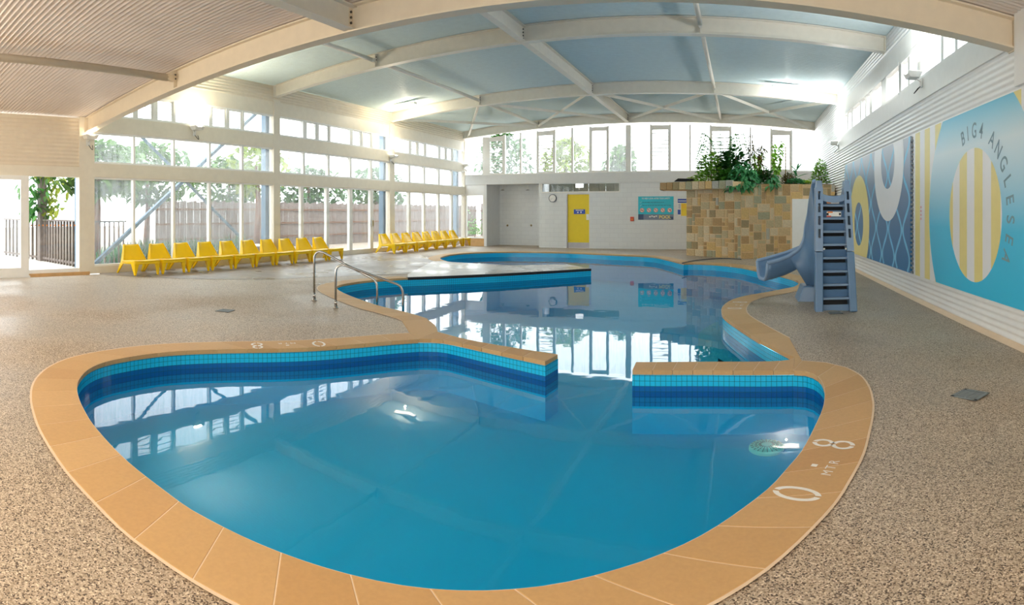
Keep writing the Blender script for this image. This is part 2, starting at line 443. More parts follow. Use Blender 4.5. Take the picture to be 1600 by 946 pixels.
def put_text(mb, text, size, origin, right, up, sx=1.0):
    vs, fs = glyphs(text, size); o, r, u = Vector(origin), Vector(right), Vector(up)
    return mb.add([o + r * (v.x * sx) + u * v.y for v in vs], fs)
def spline(pts, step):                       # Catmull-Rom through 2D/3D points, resampled at a step
    P = [Vector(p) for p in pts]; Q = []
    for i in range(len(P) - 1):
        p0, p1, p2, p3 = P[max(i - 1, 0)], P[i], P[i + 1], P[min(i + 2, len(P) - 1)]
        for k in range(12):
            u = k / 12
            Q.append(0.5 * ((2 * p1) + (p2 - p0) * u + (2 * p0 - 5 * p1 + 4 * p2 - p3) * u * u + (3 * p1 - p0 - 3 * p2 + p3) * u ** 3))
    Q.append(P[-1])
    return resample(Q, step)
def resample(Q, step, n=None):
    L = [0]
    for a, b in zip(Q, Q[1:]): L.append(L[-1] + (b - a).length)
    n = n or max(1, round(L[-1] / step)); out = []; j = 0
    for i in range(n + 1):
        d = L[-1] * i / n
        while j < len(L) - 2 and L[j + 1] < d: j += 1
        u = (d - L[j]) / max(1e-9, L[j + 1] - L[j]); out.append(Q[j].lerp(Q[j + 1], min(1, u)))
    return out
def inside(p, poly):
    x, y = p[0], p[1]; c = False; j = len(poly) - 1
    for i in range(len(poly)):
        xi, yi = poly[i][0], poly[i][1]; xj, yj = poly[j][0], poly[j][1]
        if (yi > y) != (yj > y) and x < (xj - xi) * (y - yi) / (yj - yi) + xi: c = not c
        j = i
    return c

# ------------------------------------------------------------------ pool outline (photo pixels on the coping level)
def P2(lst): return [G(x, y).to_2d() for x, y in lst]
RING = P2([(654, 531), (610, 534), (560, 538.5), (500, 543), (440, 545.5), (370, 546.5), (300, 548.5), (250, 552), (200, 559), (160, 567.5), (135, 579), (121, 595), (118, 608), (121, 624), (128, 640), (142, 664), (171, 698), (197, 724), (226, 748), (259, 773), (288, 795), (340, 824), (393, 850), (466, 879), (537, 901), (628, 920.7), (701, 928), (756, 929), (796, 927), (872, 918), (958, 897), (1023, 875.5), (1091, 845), (1133, 819.5), (1178, 787), (1207.5, 763), (1233, 734), (1256, 706), (1274, 672), (1288, 640), (1291, 618), (1289, 604), (1284, 594), (1273, 585.5), (1258, 581), (1240, 580)])
LSF = P2([(654, 531), (687, 531.5), (717, 537), (760, 546.5), (800, 555), (852, 566)])
LSB = P2([(684, 519.5), (730, 531.5), (800, 544), (872, 555)])
RSF = P2([(1240, 580), (1200, 580.5), (1100, 580), (988, 579.5)])
RSB = P2([(1241, 560), (1232, 564), (1200, 566), (1100, 566.5), (994, 567)])
LEFT = P2([(684, 519.5), (683, 514), (678, 507), (664, 498), (630, 488), (589, 478), (550, 464.5), (531, 456), (525, 450.5), (529, 446.5), (545, 443), (580, 438.5), (637, 434.6)])
RIGHT = P2([(1241, 560), (1233, 555), (1200, 539.5), (1175, 525), (1155, 512), (1135, 498), (1128.5, 489), (1131, 479), (1145, 469), (1168, 462.5), (1200, 457), (1225, 452), (1242, 448.5), (1249, 443), (1243, 437.5), (1225, 432), (1200, 426.5), (1155, 417), (1117, 413), (1084, 411.7), (1068, 412)])
FAR = P2([(1068, 412), (1054, 408.5), (1041, 405.4), (1016, 401), (952, 398), (884, 395), (800, 394), (743, 395), (710, 397.5), (693, 401), (687, 404), (692, 407), (706, 410)])
PLAT = P2([(706, 410), (800, 415), (886, 413.5), (923.6, 420.6), (637, 434.6)])
ring, lsf, lsb, rsf, rsb = [spline(q, 0.12) for q in (RING, LSF, LSB, RSF, RSB)]
left, right, far = [spline(q, 0.15) for q in (LEFT, RIGHT, FAR)]
pool = lsf[::-1][:-1] + ring[:-1] + rsf + rsb[::-1][:-1] + right[:-1] + far[:-1] + PLAT[:-1] + left[::-1][:-1] + lsb
npool = len(pool)

def cdt(boundary, hole, grid_step=None, bounds=None):
    vs = [Vector(p[:2]) for p in boundary]; es = [(i, (i + 1) % len(boundary)) for i in range(len(boundary))]
    if hole:
        o = len(vs); vs += [Vector(p[:2]) for p in hole]; es += [(o + i, o + (i + 1) % len(hole)) for i in range(len(hole))]
    if grid_step:
        x = bounds[0] + grid_step / 2
        while x < bounds[2]:
            y = bounds[1] + grid_step / 2
            while y < bounds[3]:
                vs.append(Vector((x, y))); y += grid_step
            x += grid_step
    ov, oe, of, *_ = delaunay_2d_cdt(vs, es, [], 0, 1e-6)
    faces = []
    for f in of:
        c = sum((ov[i] for i in f), Vector((0, 0))) / len(f)
        if inside(c, boundary) and not (hole and inside(c, hole)): faces.append(tuple(f))
    return ov, faces

# floor: aggregate deck with falls to the right wall and the end wall
rect = [(XL - 0.1, YB), (XR + 0.1, YB), (XR + 0.1, YE + 1.9), (XL - 0.1, YE + 1.9)]
ov, fs = cdt(rect, pool, 0.7, (XL, YB, XR, YE + 1.9))
struct('floor', MB().add([(p.x, p.y, floor_z(p.x, p.y) - 0.002) for p in ov], fs), 'aggregate', True)

# pool shell, water, underwater bench
ov, fs = cdt(pool, None)
def pool_depth(p): return -0.60 - 0.35 * sm((p.y - 6) / 6)   # shallow, as refraction makes it look
struct('floor_pool', MB().add([(p.x, p.y, pool_depth(p)) for p in ov], fs), 'pool_floor')
tag(MB().add([(p.x, p.y, WATER) for p in ov], fs).build('pool_water', 'water', None, False, 'stuff'), 'still blue water filling the joined wading and main pools', 'water')
def pool_wall(name, line, mat):
    me = MB(); rows = ([], [], [])
    u = 0.0; us = []
    for i, p in enumerate(line):
        if i: u += (Vector(p) - Vector(line[i - 1])).length
        us.append(u)
        for r, z in zip(rows, (-0.04, -0.36, -1.35)): r.append((p[0], p[1], z))
    me.grid(rows); o = struct(name, me, mat)
    uvl = o.data.uv_layers.new(name='uv'); n = len(line)
    for lp in o.data.loops:
        v = lp.vertex_index; uvl.data[lp.index].uv = (us[v % n] , (-0.04, -0.36, -1.35)[v // n])
    return o
pool_wall('wall_wading_pool', lsb[-1:] + lsf[::-1][:-1] + ring[:-1] + rsf + rsb[::-1][:1], 'pool_tile_two_tone')
pool_wall('wall_main_pool', rsb[::-1][:-1] + right[:-1] + far[:-1] + PLAT[:-1] + left[::-1][:-1] + lsb, 'pool_tile_light')
bench = [G(x, y, 0).to_2d() for x, y in [(1241, 560), (1200, 539.5), (1175, 525), (1155, 512), (1135, 498), (1128.5, 489)]]
inn = [G(x, y, -0.42).to_2d() for x, y in [(1122, 560), (1105, 545), (1093, 532), (1092, 522), (1104, 511), (1122, 502)]]
bq, iq = resample(spline(bench, 0.1), 0, 20), resample(spline(inn, 0.1), 0, 20)
me = MB(); me.grid([[(p.x, p.y, -0.42) for p in bq], [(p.x, p.y, -0.42) for p in iq], [(p.x, p.y, -1.0) for p in iq]])
struct('trim_underwater_bench', me, 'pool_bench', True)

# coping: every tile its own piece
def offset(line, d, poly):
    out = []
    for i, p in enumerate(line):
        a, b = line[max(i - 1, 0)], line[min(i + 1, len(line) - 1)]
        tn = (b - a).normalized(); nr = Vector((-tn.y, tn.x))
        if inside(p + nr * 0.05, poly): nr = -nr
        out.append(p + nr * d)
    return out
cop = setting('trim_coping')
TOP = 0.008
def tile(poly, name='coping_tile', top=TOP, par=None, mat='coping_tile'):
    c = sum((Vector(p) for p in poly), Vector((0, 0))) / len(poly)
    pts = []
    for p in poly:
        d = (c - Vector(p)); pts.append(Vector(p) + d.normalized() * 0.0028)
    o = MB().prism([(p.x, p.y, -0.04) for p in pts], (0, 0, top + 0.04)).build(name, mat, par or cop)
    bm = bmesh.new(); bm.from_mesh(o.data); bmesh.ops.recalc_face_normals(bm, faces=bm.faces); bm.to_mesh(o.data); bm.free()
    soft(o, 0.004, 2); return o
def strip(line, width, size):
    L = sum((b - a).length for a, b in zip(line, line[1:])); n = max(1, round(L / size)); K = 3
    inn = resample(line, 0, n * K); ou = offset(line, width, pool); ou = resample(ou, 0, n * K)
    i2 = offset(line, -0.012, pool); i2 = resample(i2, 0, n * K)
    for i in range(n):
        tile(i2[i * K:i * K + K + 1] + ou[i * K:i * K + K + 1][::-1])
    bed = MB(); ex = resample(offset(line, width + 0.014, pool), 0, n * K)
    bed.grid([[(p.x, p.y, 0.0062) for p in i2], [(p.x, p.y, 0.0062) for p in ex]]).build('grout_bed', 'grout', cop)
    return inn, ou
CW = 0.37
_, ro = strip(ring, CW, 0.335)
strip(left[6:], CW, 0.335); strip(right[6:], CW, 0.335); strip(far[3:-3], CW, 0.5)
def across(a, b, n, K=2):
    a, b = resample(a, 0, n * K), resample(b, 0, n * K)
    for i in range(n): tile(a[i * K:i * K + K + 1] + b[i * K:i * K + K + 1][::-1])
    MB().grid([[(p.x, p.y, 0.0062) for p in a], [(p.x, p.y, 0.0062) for p in b]]).build('grout_bed', 'grout', cop)
across(lsf, lsb, 6); across(rsf, rsb, 8)
lo6 = offset(left, CW, pool)[6]; ri6 = offset(right, CW, pool)[6]
tile([lsf[0], lsb[0], left[3], left[6], lo6, ro[0]], top=0.0072)
tile([rsf[0], ro[-1] , ri6, right[6], right[3], rsb[0]], top=0.0072)

# paved terrace under the chairs, and the platform running into the pool
def slab(name, px, z, mat, struct_kind=True):
    pts = [G(x, y, 0) if not isinstance(x, tuple) else Vector((*x, 0)) for x, y in px]
    ov, fs = cdt([p.to_2d() for p in pts], None)
    return MB().add([(p.x, p.y, z) for p in ov], fs)
lowline = [(139, 428.5), (170, 430), (200, 431.5), (260, 434.8), (330, 436.5), (400, 436.8), (440, 436), (480, 434), (520, 432.5), (560, 430.5), (600, 429.5), (637, 429)]
pts = [(G(x, y).x, G(x, y).y) for x, y in lowline] + [(G(700, 407.5).x - 0.4, G(700, 407.5).y), (G(655, 398).x, G(655, 398).y)]
pts = pts + [(XL + 0.02, pts[-1][1] - 0.3), (XL + 0.02, 6.6)]
pts[0] = (XL + 0.05, 6.6 + 0.0)
pts = pts[:-1]
ov, fs = cdt(pts, None)
struct('floor_terrace', MB().add([(p.x, p.y, 0.003) for p in ov], fs), 'terrace_pavers')
pp = [Vector(G(637, 429).to_2d()), G(637, 434.6).to_2d(), G(923.6, 420.6).to_2d(), G(886, 413.5).to_2d(), G(800, 415).to_2d(), G(706, 410).to_2d(), Vector((G(700, 407.5).x - 0.45, G(700, 407.5).y))]
ov, fs = cdt(pp, None)
struct('floor_platform', MB().add([(p.x, p.y, 0.006) for p in ov], fs), 'platform_pavers')
a, b_ = G(637, 434.6).to_2d(), G(923.6, 420.6).to_2d()
nrm = Vector(((b_ - a).y, -(b_ - a).x)).normalized()
edge = setting('trim_platform_edge')
cnt = 24
for i in range(cnt):
    p, q = a.lerp(b_, i / cnt), a.lerp(b_, (i + 0.985) / cnt)
    MB().hexa([(*(p - nrm * 0.10), -0.05), (*(q - nrm * 0.10), -0.05), (*(q + nrm * 0.012), -0.05), (*(p + nrm * 0.012), -0.05),
               (*(p - nrm * 0.10), 0.01), (*(q - nrm * 0.10), 0.01), (*(q + nrm * 0.012), 0.01), (*(p + nrm * 0.012), 0.01)]).build('edge_tile', 'black_plastic', edge)

# ------------------------------------------------------------------ ceilings
def corrugated_roof(name, y0, y1, top, mat, pitch=0.085, amp=0.013, nx=36):
    rows = []; n = int((y1 - y0) / pitch * 6)
    for i in range(n + 1):
        y = y0 + (y1 - y0) * i / n; dz = amp * sin(2 * pi * (y - y0) / pitch)
        rows.append([(XL - 0.3 + (XR - XL + 0.6) * k / nx, y, top(XL - 0.3 + (XR - XL + 0.6) * k / nx) + 0.02 + dz) for k in range(nx + 1)])
    return struct(name, MB().grid(rows), mat, True)
corrugated_roof('ceiling_low', YB, BEAMS[0] - 0.02, lo_top, 'low_ceiling_sheet')
corrugated_roof('ceiling_high', BEAMS[0], YE + 0.3, hi_top, 'pool_lit_ceiling_sheet')
# bulkhead above the first beam, between the low and the high roof
xs = [XL - 0.3 + (XR - XL + 0.6) * k / 24 for k in range(25)]
struct('wall_bulkhead', MB().grid([[(x, BEAMS[0] + 0.07, lo_under(x) + 0.3) for x in xs], [(x, BEAMS[0] + 0.07, hi_top(x) + 0.05) for x in xs]]), 'white_paint')

# ------------------------------------------------------------------ side wall cladding
def corrugated_wall(name, X, y0, y1, z0, z1, mat, side, pitch=0.085, amp=0.011, top=None):
    n = int((z1 - z0) / pitch * 6); rows = []
    for i in range(n + 1):
        z = z0 + (z1 - z0) * i / n; x = X + side * amp * sin(2 * pi * (z - z0) / pitch)
        rows.append([(x, y0, z), (x, y1, z)])
    return struct(name, MB().grid(rows), mat, True)
# left wall
corrugated_wall('wall_left_upper_cladding', XL, BEAMS[0], YE, 4.93, 5.43, 'cladding_cream', 1)
corrugated_wall('wall_left_near_cladding', XL - 0.02, YB, YL(124), 2.62, 3.82, 'cladding_cream', 1, 0.095)
lw = MB()
lw.box((XL - 0.18, BEAMS[0], 4.523), (XL, YE, 4.93))
lw.box((XL - 0.18, BEAMS[0], 3.505), (XL + 0.02, YE, 3.90))
lw.box((XL - 0.18, BEAMS[0] - 0.2, 2.385), (XL + 0.03, YE, 2.724))
lw.box((XL - 0.18, YB, 2.37), (XL + 0.03, BEAMS[0] - 0.2, 2.62))
lw.box((XL - 0.16, YL(147), 0.0), (XL + 0.01, YE, 0.17))
struct('wall_left', lw, 'cream_paint')
pl = MB()
for x0, x1 in ((123.5, 147), (427, 437), (608.5, 616), (725.5, 729)):
    pl.box((XL - 0.18, YL(x0), 0), (XL + 0.025, YL(x1), 5.0 if x0 > 200 else 3.85))
struct('wall_left_posts', pl, 'cream_paint')
struct('baseboard_left', MB().box((XL - 0.1, YL(45), -0.05), (XL + 0.05, YL(139), 0.059)), 'plinth')
struct('baseboard_left_near', MB().box((XL - 0.1, YB, -0.05), (XL + 0.11, YL(45) - 0.002, 0.029)), 'frame_white')
# right wall
corrugated_wall('wall_right_lower_cladding', XR, YB, BEAMS[2], -0.14, 3.509, 'cladding_white', -1)
corrugated_wall('wall_right_end_cladding', XR + 0.005, BEAMS[2], YE, -0.14, 5.47, 'cladding_white', -1)
corrugated_wall('wall_right_upper_cladding', XR, BEAMS[0], BEAMS[2], 4.96, 5.47, 'cladding_white', -1)
rw = MB()
rw.box((XR - 0.03, BEAMS[0], 3.509), (XR + 0.15, BEAMS[2] + 0.1, 3.90))
rw.box((XR - 0.01, BEAMS[0], 4.56), (XR + 0.15, BEAMS[2] + 0.1, 4.97))
rw.box((XR - 0.03, YB, 3.46), (XR + 0.15, BEAMS[0], 3.95))
struct('wall_right', rw, 'white_paint')
struct('baseboard_right', MB().add([(XR - 0.10, YB, floor_z(XR, 0) + 0.004), (XR + 0.02, YB, -0.05), (XR + 0.02, YE, -0.05), (XR - 0.10, YE, floor_z(XR, 0) + 0.004)], [(0, 1, 2, 3)]), 'grout')
struct('trim_right_post', MB().box((XR - 0.06, BEAMS[0] - 0.45, 3.0), (XR + 0.03, BEAMS[0] - 0.12, 3.9)), 'cladding_white')

# ------------------------------------------------------------------ windows
wcount = [0]
def left_window(edges, z0, z1, mat, thick=None, small=(), bottoms=0.05):
    """edges: list of (pixel start, pixel end) of the panes along the left wall"""
    wcount[0] += 1
    w = setting('window_%d' % wcount[0])
    ys = [(YL(a), YL(b)) for a, b in edges]
    fr = MB()
    fr.box((XL - 0.12, ys[0][0] - 0.06, z0 - 0.02), (XL - 0.01, ys[-1][1] + 0.06, z0 + bottoms)); fr.build('sill_rail', 'frame_white', w)
    MB().box((XL - 0.12, ys[0][0] - 0.06, z1 - 0.045), (XL - 0.01, ys[-1][1] + 0.06, z1 + 0.02)).build('head_rail', 'frame_white', w)
    for i, (a, b) in enumerate(ys):
        MB().box((XL - 0.075, a - 0.02, z0), (XL - 0.065, b + 0.02, z1)).build('pane', mat, w)
        if i: MB().box((XL - 0.12, ys[i - 1][1], z0), (XL - 0.005, a, z1)).build('mullion', 'frame_white', w)
    for i in small:
        a, b = ys[i]
        for p, q in (((a, z0 + 0.06), (a + 0.05, z1 - 0.06)), ((b - 0.05, z0 + 0.06), (b, z1 - 0.06)), ((a, z0 + 0.051), (b, z0 + 0.06)), ((a, z1 - 0.06), (b, z1 - 0.046))):
            MB().box((XL - 0.10, p[0], p[1]), (XL - 0.03, q[0], q[1])).build('sash', 'frame_white', w)
        for k in range(1, 5):
            z = z0 + (z1 - z0) * k / 5
            MB().box((XL - 0.085, a + 0.05, z - 0.006), (XL - 0.06, b - 0.05, z + 0.006)).build('louvre_edge', 'frame_white', w)
    return w
A = [(147, 208.5), (211.5, 271), (274, 327), (330, 378), (381, 426)]
left_window(A, 0.17, 2.385, 'glass_fogged')
left_window(A, 2.724, 3.505, 'glass_fogged')
left_window([(160, 208), (214, 240), (245, 271.5), (275, 327), (331, 354), (357.5, 379), (382, 426)], 3.90, 4.523, 'glass_fogged', small=(1, 2, 4, 5))
B2 = [(437, 474), (477, 512.5), (515.5, 547), (550, 579), (582, 608)]
wb = left_window([(437, 470.5), (474.5, 510.5), (514.5, 546.5), (551, 579), (583.5, 608)], 0.03, 2.385, 'glass_misty', bottoms=0.06)
hy = YL(581.3)
MB().box((XL - 0.005, hy - 0.05, 0.98), (XL + 0.04, hy + 0.05, 1.22)).build('door_lock', 'steel', wb)
left_window(B2, 2.724, 3.505, 'glass_fogged')
left_window([(436.5, 474), (479, 495.5), (498, 514.5), (517, 547), (551, 565), (567.5, 580.5), (583, 608)], 3.90, 4.523, 'glass_fogged', small=(1, 2, 4, 5))
C2 = [(616, 639), (642, 662.5), (665, 685), (687.5, 705.5), (708, 725.5)]
left_window(C2, 0.17, 2.385, 'glass_fogged')
left_window(C2, 2.724, 3.505, 'glass_fogged')
left_window([(616, 639), (643, 652.5), (655, 664.5), (666.5, 685), (688.5, 697), (699, 707), (709, 725.5)], 3.90, 4.523, 'glass_fogged', small=(1, 2, 4, 5))
# right clerestory
def right_window(edges, z0, z1):
    wcount[0] += 1; w = setting('window_%d' % wcount[0]); ys = [(YR(b), YR(a)) for a, b in edges]
    lo = min(y[0] for y in ys); hi = max(y[1] for y in ys)
    MB().box((XR - 0.02, lo - 0.05, z0 - 0.02), (XR + 0.12, hi + 0.05, z0 + 0.05)).build('sill_rail', 'frame_white', w)
    MB().box((XR - 0.02, lo - 0.05, z1 - 0.05), (XR + 0.12, hi + 0.05, z1 + 0.02)).build('head_rail', 'frame_white', w)
    ys.sort()
    for i, (a, b) in enumerate(ys):
        MB().box((XR + 0.065, a - 0.02, z0), (XR + 0.075, b + 0.02, z1)).build('pane', 'glass_fogged', w)
        if i: MB().box((XR + 0.0, ys[i - 1][1], z0), (XR + 0.12, a, z1)).build('mullion', 'frame_white', w)
    MB().box((XR + 0.0, lo - 0.12, z0), (XR + 0.12, lo, z1)).build('mullion', 'frame_white', w)
    MB().box((XR + 0.0, hi, z0), (XR + 0.12, hi + 0.12, z1)).build('mullion', 'frame_white', w)
right_window([(1310.5, 1318.5), (1319.5, 1324), (1325.5, 1330.5), (1332, 1343.5), (1345, 1352), (1353.5, 1359), (1362.5, 1377), (1384.5, 1404)], 3.90, 4.56)
right_window([(1408, 1418.5), (1421.5, 1433), (1438.5, 1470), (1474, 1492), (1496, 1515), (1520, 1560)], 3.90, 4.56)
# end wall clerestory, panes under the arch
YW = YE
wcount[0] += 1; we = setting('window_%d' % wcount[0])
EP = [(732, 754.5, 0), (765, 786.5, 1), (789.5, 812.5, 0), (815, 838.5, 0), (841, 865.5, 1), (868, 893, 0), (896, 921, 0), (924, 949, 2), (951.5, 978, 0), (986, 1015.5, 0), (1018, 1045.5, 1), (1048.5, 1077, 0), (1079.5, 1109, 0), (1111.5, 1141, 1), (1143, 1171.5, 0), (1173.5, 1203.5, 0), (1206, 1235, 1), (1238, 1268, 0)]
def ex(px): return YW * tan((px - X0) / F)
def etop(x): return hi_under(x) - 0.12
SILL = 3.32
for i, (a, b, k) in enumerate(EP):
    xa, xb = ex(a), ex(b); d = 0.10 if k else 0.0
    za, zb = (min(etop(xa), etop(xb)) - d,) * 2 if k else (etop(xa), etop(xb))
    if k == 1:
        n = 11; h = (za - SILL - 0.1) / n
        for q in range(n):
            z = SILL + 0.06 + h * q
            MB().hexa([(xa, YW - 0.02, z + h * 0.75), (xb, YW - 0.02, z + h * 0.75), (xb, YW + 0.06, z), (xa, YW + 0.06, z), (xa, YW - 0.02, z + h * 0.75 + 0.008), (xb, YW - 0.02, z + h * 0.75 + 0.008), (xb, YW + 0.06, z + 0.008), (xa, YW + 0.06, z + 0.008)]).build('louvre_blade', 'glass_misty', we)
            MB().box((xa, YW - 0.03, z + h * 0.74), (xb, YW - 0.01, z + h * 0.74 + 0.035)).build('louvre_edge', 'frame_white', we)
    else:
        MB().prism([(xa - 0.02, YW + 0.03, SILL), (xb + 0.02, YW + 0.03, SILL), (xb + 0.02, YW + 0.03, zb), (xa - 0.02, YW + 0.03, za)], (0, 0.01, 0)).build('pane', 'glass_fogged', we)
    if k:
        for p, q in (((xa + 0.001, SILL + 0.025), (xa + 0.04, za)), ((xb - 0.04, SILL + 0.025), (xb - 0.001, za)), ((xa + 0.04, SILL + 0.025), (xb - 0.04, SILL + 0.07)), ((xa + 0.04, za - 0.05), (xb - 0.04, za))):
            MB().box((p[0], YW - 0.05, p[1]), (q[0], YW + 0.07, q[1])).build('louvre_frame', 'frame_white', we)
        MB().prism([(xa, YW, za), (xb, YW, za), (xb, YW, etop(xb) + 0.02), (xa, YW, etop(xa) + 0.02)], (0, 0.04, 0)).build('head_panel', 'frame_white', we)
    if i:
        p = ex(EP[i - 1][1]); MB().box((p, YW - 0.04, SILL), (xa, YW + 0.08, max(etop(p), etop(xa)) + 0.05)).build('mullion', 'frame_white', we)
MB().box((ex(727), YW - 0.05, SILL - 0.05), (XR, YW + 0.1, SILL + 0.02)).build('sill_rail', 'frame_white', we)

# ------------------------------------------------------------------ end wall below the clerestory
ew = MB()
x_al, x_ar, x_dl, x_dr = ex(761), ex(842), ex(885), ex(920.5)
ZF = -0.14; DT = WY(900, 303.8, YE).z
s0, s1, sz0, sz1 = ex(847.5), ex(967.5), WY(900, 299.5, YE).z, WY(900, 287, YE).z
ew.box((x_ar, YE, ZF), (x_dl, YE + 0.2, sz0)); ew.box((x_dl, YE, DT), (x_dr, YE + 0.2, sz0)); ew.box((x_dr, YE, ZF), (s1, YE + 0.2, sz0))
ew.box((s1, YE, ZF), (XR, YE + 0.2, 2.85)); ew.box((x_ar, YE, sz0), (s0, YE + 0.2, 2.85)); ew.box((s0, YE, sz1), (s1, YE + 0.2, 2.85))
ew.box((x_al, YE + 1.5, ZF), (x_ar + 0.3, YE + 1.7, 2.95))
ew.box((x_ar, YE + 0.2, ZF), (x_ar + 0.2, YE + 1.6, 2.95))
struct('wall_end', ew, 'blockwork')
struct('wall_end_side', MB().box((x_al - 0.14, YE - 0.04, ZF), (x_al, YE + 1.7, 2.86)), 'plaster')
struct('wall_end_fascia', MB().box((XL, YE - 0.07, 2.85), (XR, YE + 0.2, SILL - 0.03)), 'plaster')
struct('wall_end_soffit', MB().box((x_al, YE, 2.86), (x_ar + 0.2, YE + 1.7, 2.95)), 'plaster')
# narrow window and panel at the left of the end wall
wcount[0] += 1; w = setting('window_%d' % wcount[0])
xa, xb = XL + 0.06, ex(755.5); zt = WY(740, 306, YE).z; zb = WY(740, 371, YE).z
MB().box((xa, YE + 0.03, zb), (xb, YE + 0.04, zt)).build('pane', 'glass_misty', w)
for p, q in (((xa - 0.06, zb - 0.06), (xb + 0.06, zb)), ((xa - 0.06, zt), (xb + 0.06, zt + 0.05)), ((xa - 0.06, zb), (xa + 0.03, zt)), ((xb - 0.03, zb), (xb + 0.1, zt))):
    MB().box((p[0], YE - 0.03, p[1]), (q[0], YE + 0.09, q[1])).build('frame_rail', 'frame_white', w)
struct('wall_end_panel', MB().box((XL, YE - 0.02, zt + 0.05), (x_al - 0.1, YE + 0.1, 2.86)), 'cladding_white')
struct('wall_end_hob', MB().box((XL, YE - 0.03, ZF), (x_al - 0.1, YE + 0.1, zb - 0.05)), 'plinth')
# strip window above the door
wcount[0] += 1; w = setting('window_%d' % wcount[0])
MB().box((s0, YE + 0.10, sz0), (s1, YE + 0.11, sz1)).build('pane', 'glass_clear', w)
for p, q in (((s0 - 0.03, sz0 - 0.05), (s1 + 0.03, sz0)), ((s1, sz0), (s1 + 0.03, sz1)), ((s0 - 0.03, sz0), (s0, sz1))):
    MB().box((p[0], YE - 0.03, p[1]), (q[0], YE + 0.06, q[1])).build('frame_rail', 'frame_white', w)
k = 0; x = s0
while x < s1 - 0.05:
    wd = 0.30 + 0.10 * ((k * 7) % 3); MB().box((x, YE + 0.9 + 0.02 * (k % 2), sz0 - 0.7), (min(x + wd, s1 + 0.3), YE + 0.95, sz1 + 0.4)).build('backing_board', 'backing_timber', w); x += wd + 0.012; k += 1
# yellow door
dr = setting('door_1')
MB().box((x_dl + 0.05, YE + 0.05, ZF + 0.30), (x_dr, YE + 0.1, DT - 0.01)).build('door_leaf', 'door_yellow', dr)
MB().box((x_dl + 0.05, YE + 0.045, ZF + 0.05), (x_dr, YE + 0.1, ZF + 0.30)).build('kick_plate', 'kick_metal', dr)
MB().box((x_dl, YE - 0.01, ZF), (x_dl + 0.05, YE + 0.12, DT)).build('jamb', 'kick_metal', dr)
MB().box((x_dr - 0.14, YE + 0.02, 1.18), (x_dr - 0.02, YE + 0.05, 1.44)).build('push_plate', 'mark_white', dr)

# ------------------------------------------------------------------ back wall behind the camera, glazed like the side
bw = MB(); bw.box((XL, YB - 0.2, 2.6), (XR, YB, 4.6)); bw.box((XL, YB - 0.2, -0.15), (XR, YB, 0.2)); bw.box((XL, YB - 0.2, 0), (XL + 0.4, YB, 2.7)); bw.box((XR - 0.4, YB - 0.2, 0), (XR, YB, 2.7))
struct('wall_back', bw, 'cream_paint')
wcount[0] += 1; w = setting('window_%d' % wcount[0])
for i in range(10):
    xa = XL + 0.4 + (XR - XL - 0.8) * i / 10; xb = XL + 0.4 + (XR - XL - 0.8) * (i + 1) / 10
    MB().box((xa + 0.04, YB - 0.1, 0.2), (xb - 0.04, YB - 0.09, 2.6)).build('pane', 'glass_misty', w)
    MB().box((xb - 0.04, YB - 0.14, 0.2), (xb + 0.04, YB - 0.04, 2.6)).build('mullion', 'frame_white', w)

# sliding door in the near bay of the left wall
sd = setting('door_2')
y_a, y_b, y_c = YL(-60), YL(43), YL(130)
XS = XL + 0.10
for p, q in (((y_b - 0.20, 0.221), (y_b, 2.269)), ((y_a, 0.03), (y_b, 0.22)), ((y_a, 2.27), (y_b, 2.37))):
    MB().box((XS - 0.05, p[0], p[1]), (XS, q[0], q[1])).build('stile', 'frame_white', sd)
MB().box((XS - 0.03, y_a, 0.2), (XS - 0.02, y_b - 0.18, 2.3)).build('pane', 'glass_misty', sd)
MB().box((XL - 0.06, y_b - 0.1, 0.14), (XL - 0.05, y_c, 2.37)).build('pane', 'glass_clear', sd)
MB().box((XL - 0.10, y_b - 0.2, 0.06), (XL + 0.0, y_c + 0.1, 0.15)).build('threshold', 'frame_white', sd)
MB().box((XL - 0.10, y_c - 0.03, 0.1), (XL + 0.01, y_c + 0.12, 2.4)).build('stile', 'frame_white', sd)
MB().box((XL - 0.10, YB, 0.06), (XL, y_a, 2.37)).build('side_panel', 'frame_white', sd)
for i in range(13):
    px = 48.5 + 6.2 * i
    if px < 125:
        p = WX(px, 352.3, XL - 0.045); MB().lathe(p, [(0.018, 0), (0.018, 0.002)], (1, 0, 0), 10).build('safety_dot', 'orange_print', sd)
corner = MB().box((XL - 0.02, YL(124), 2.62), (XL + 0.02, YL(137), 3.8)); struct('trim_corner_post', corner, 'cream_paint')

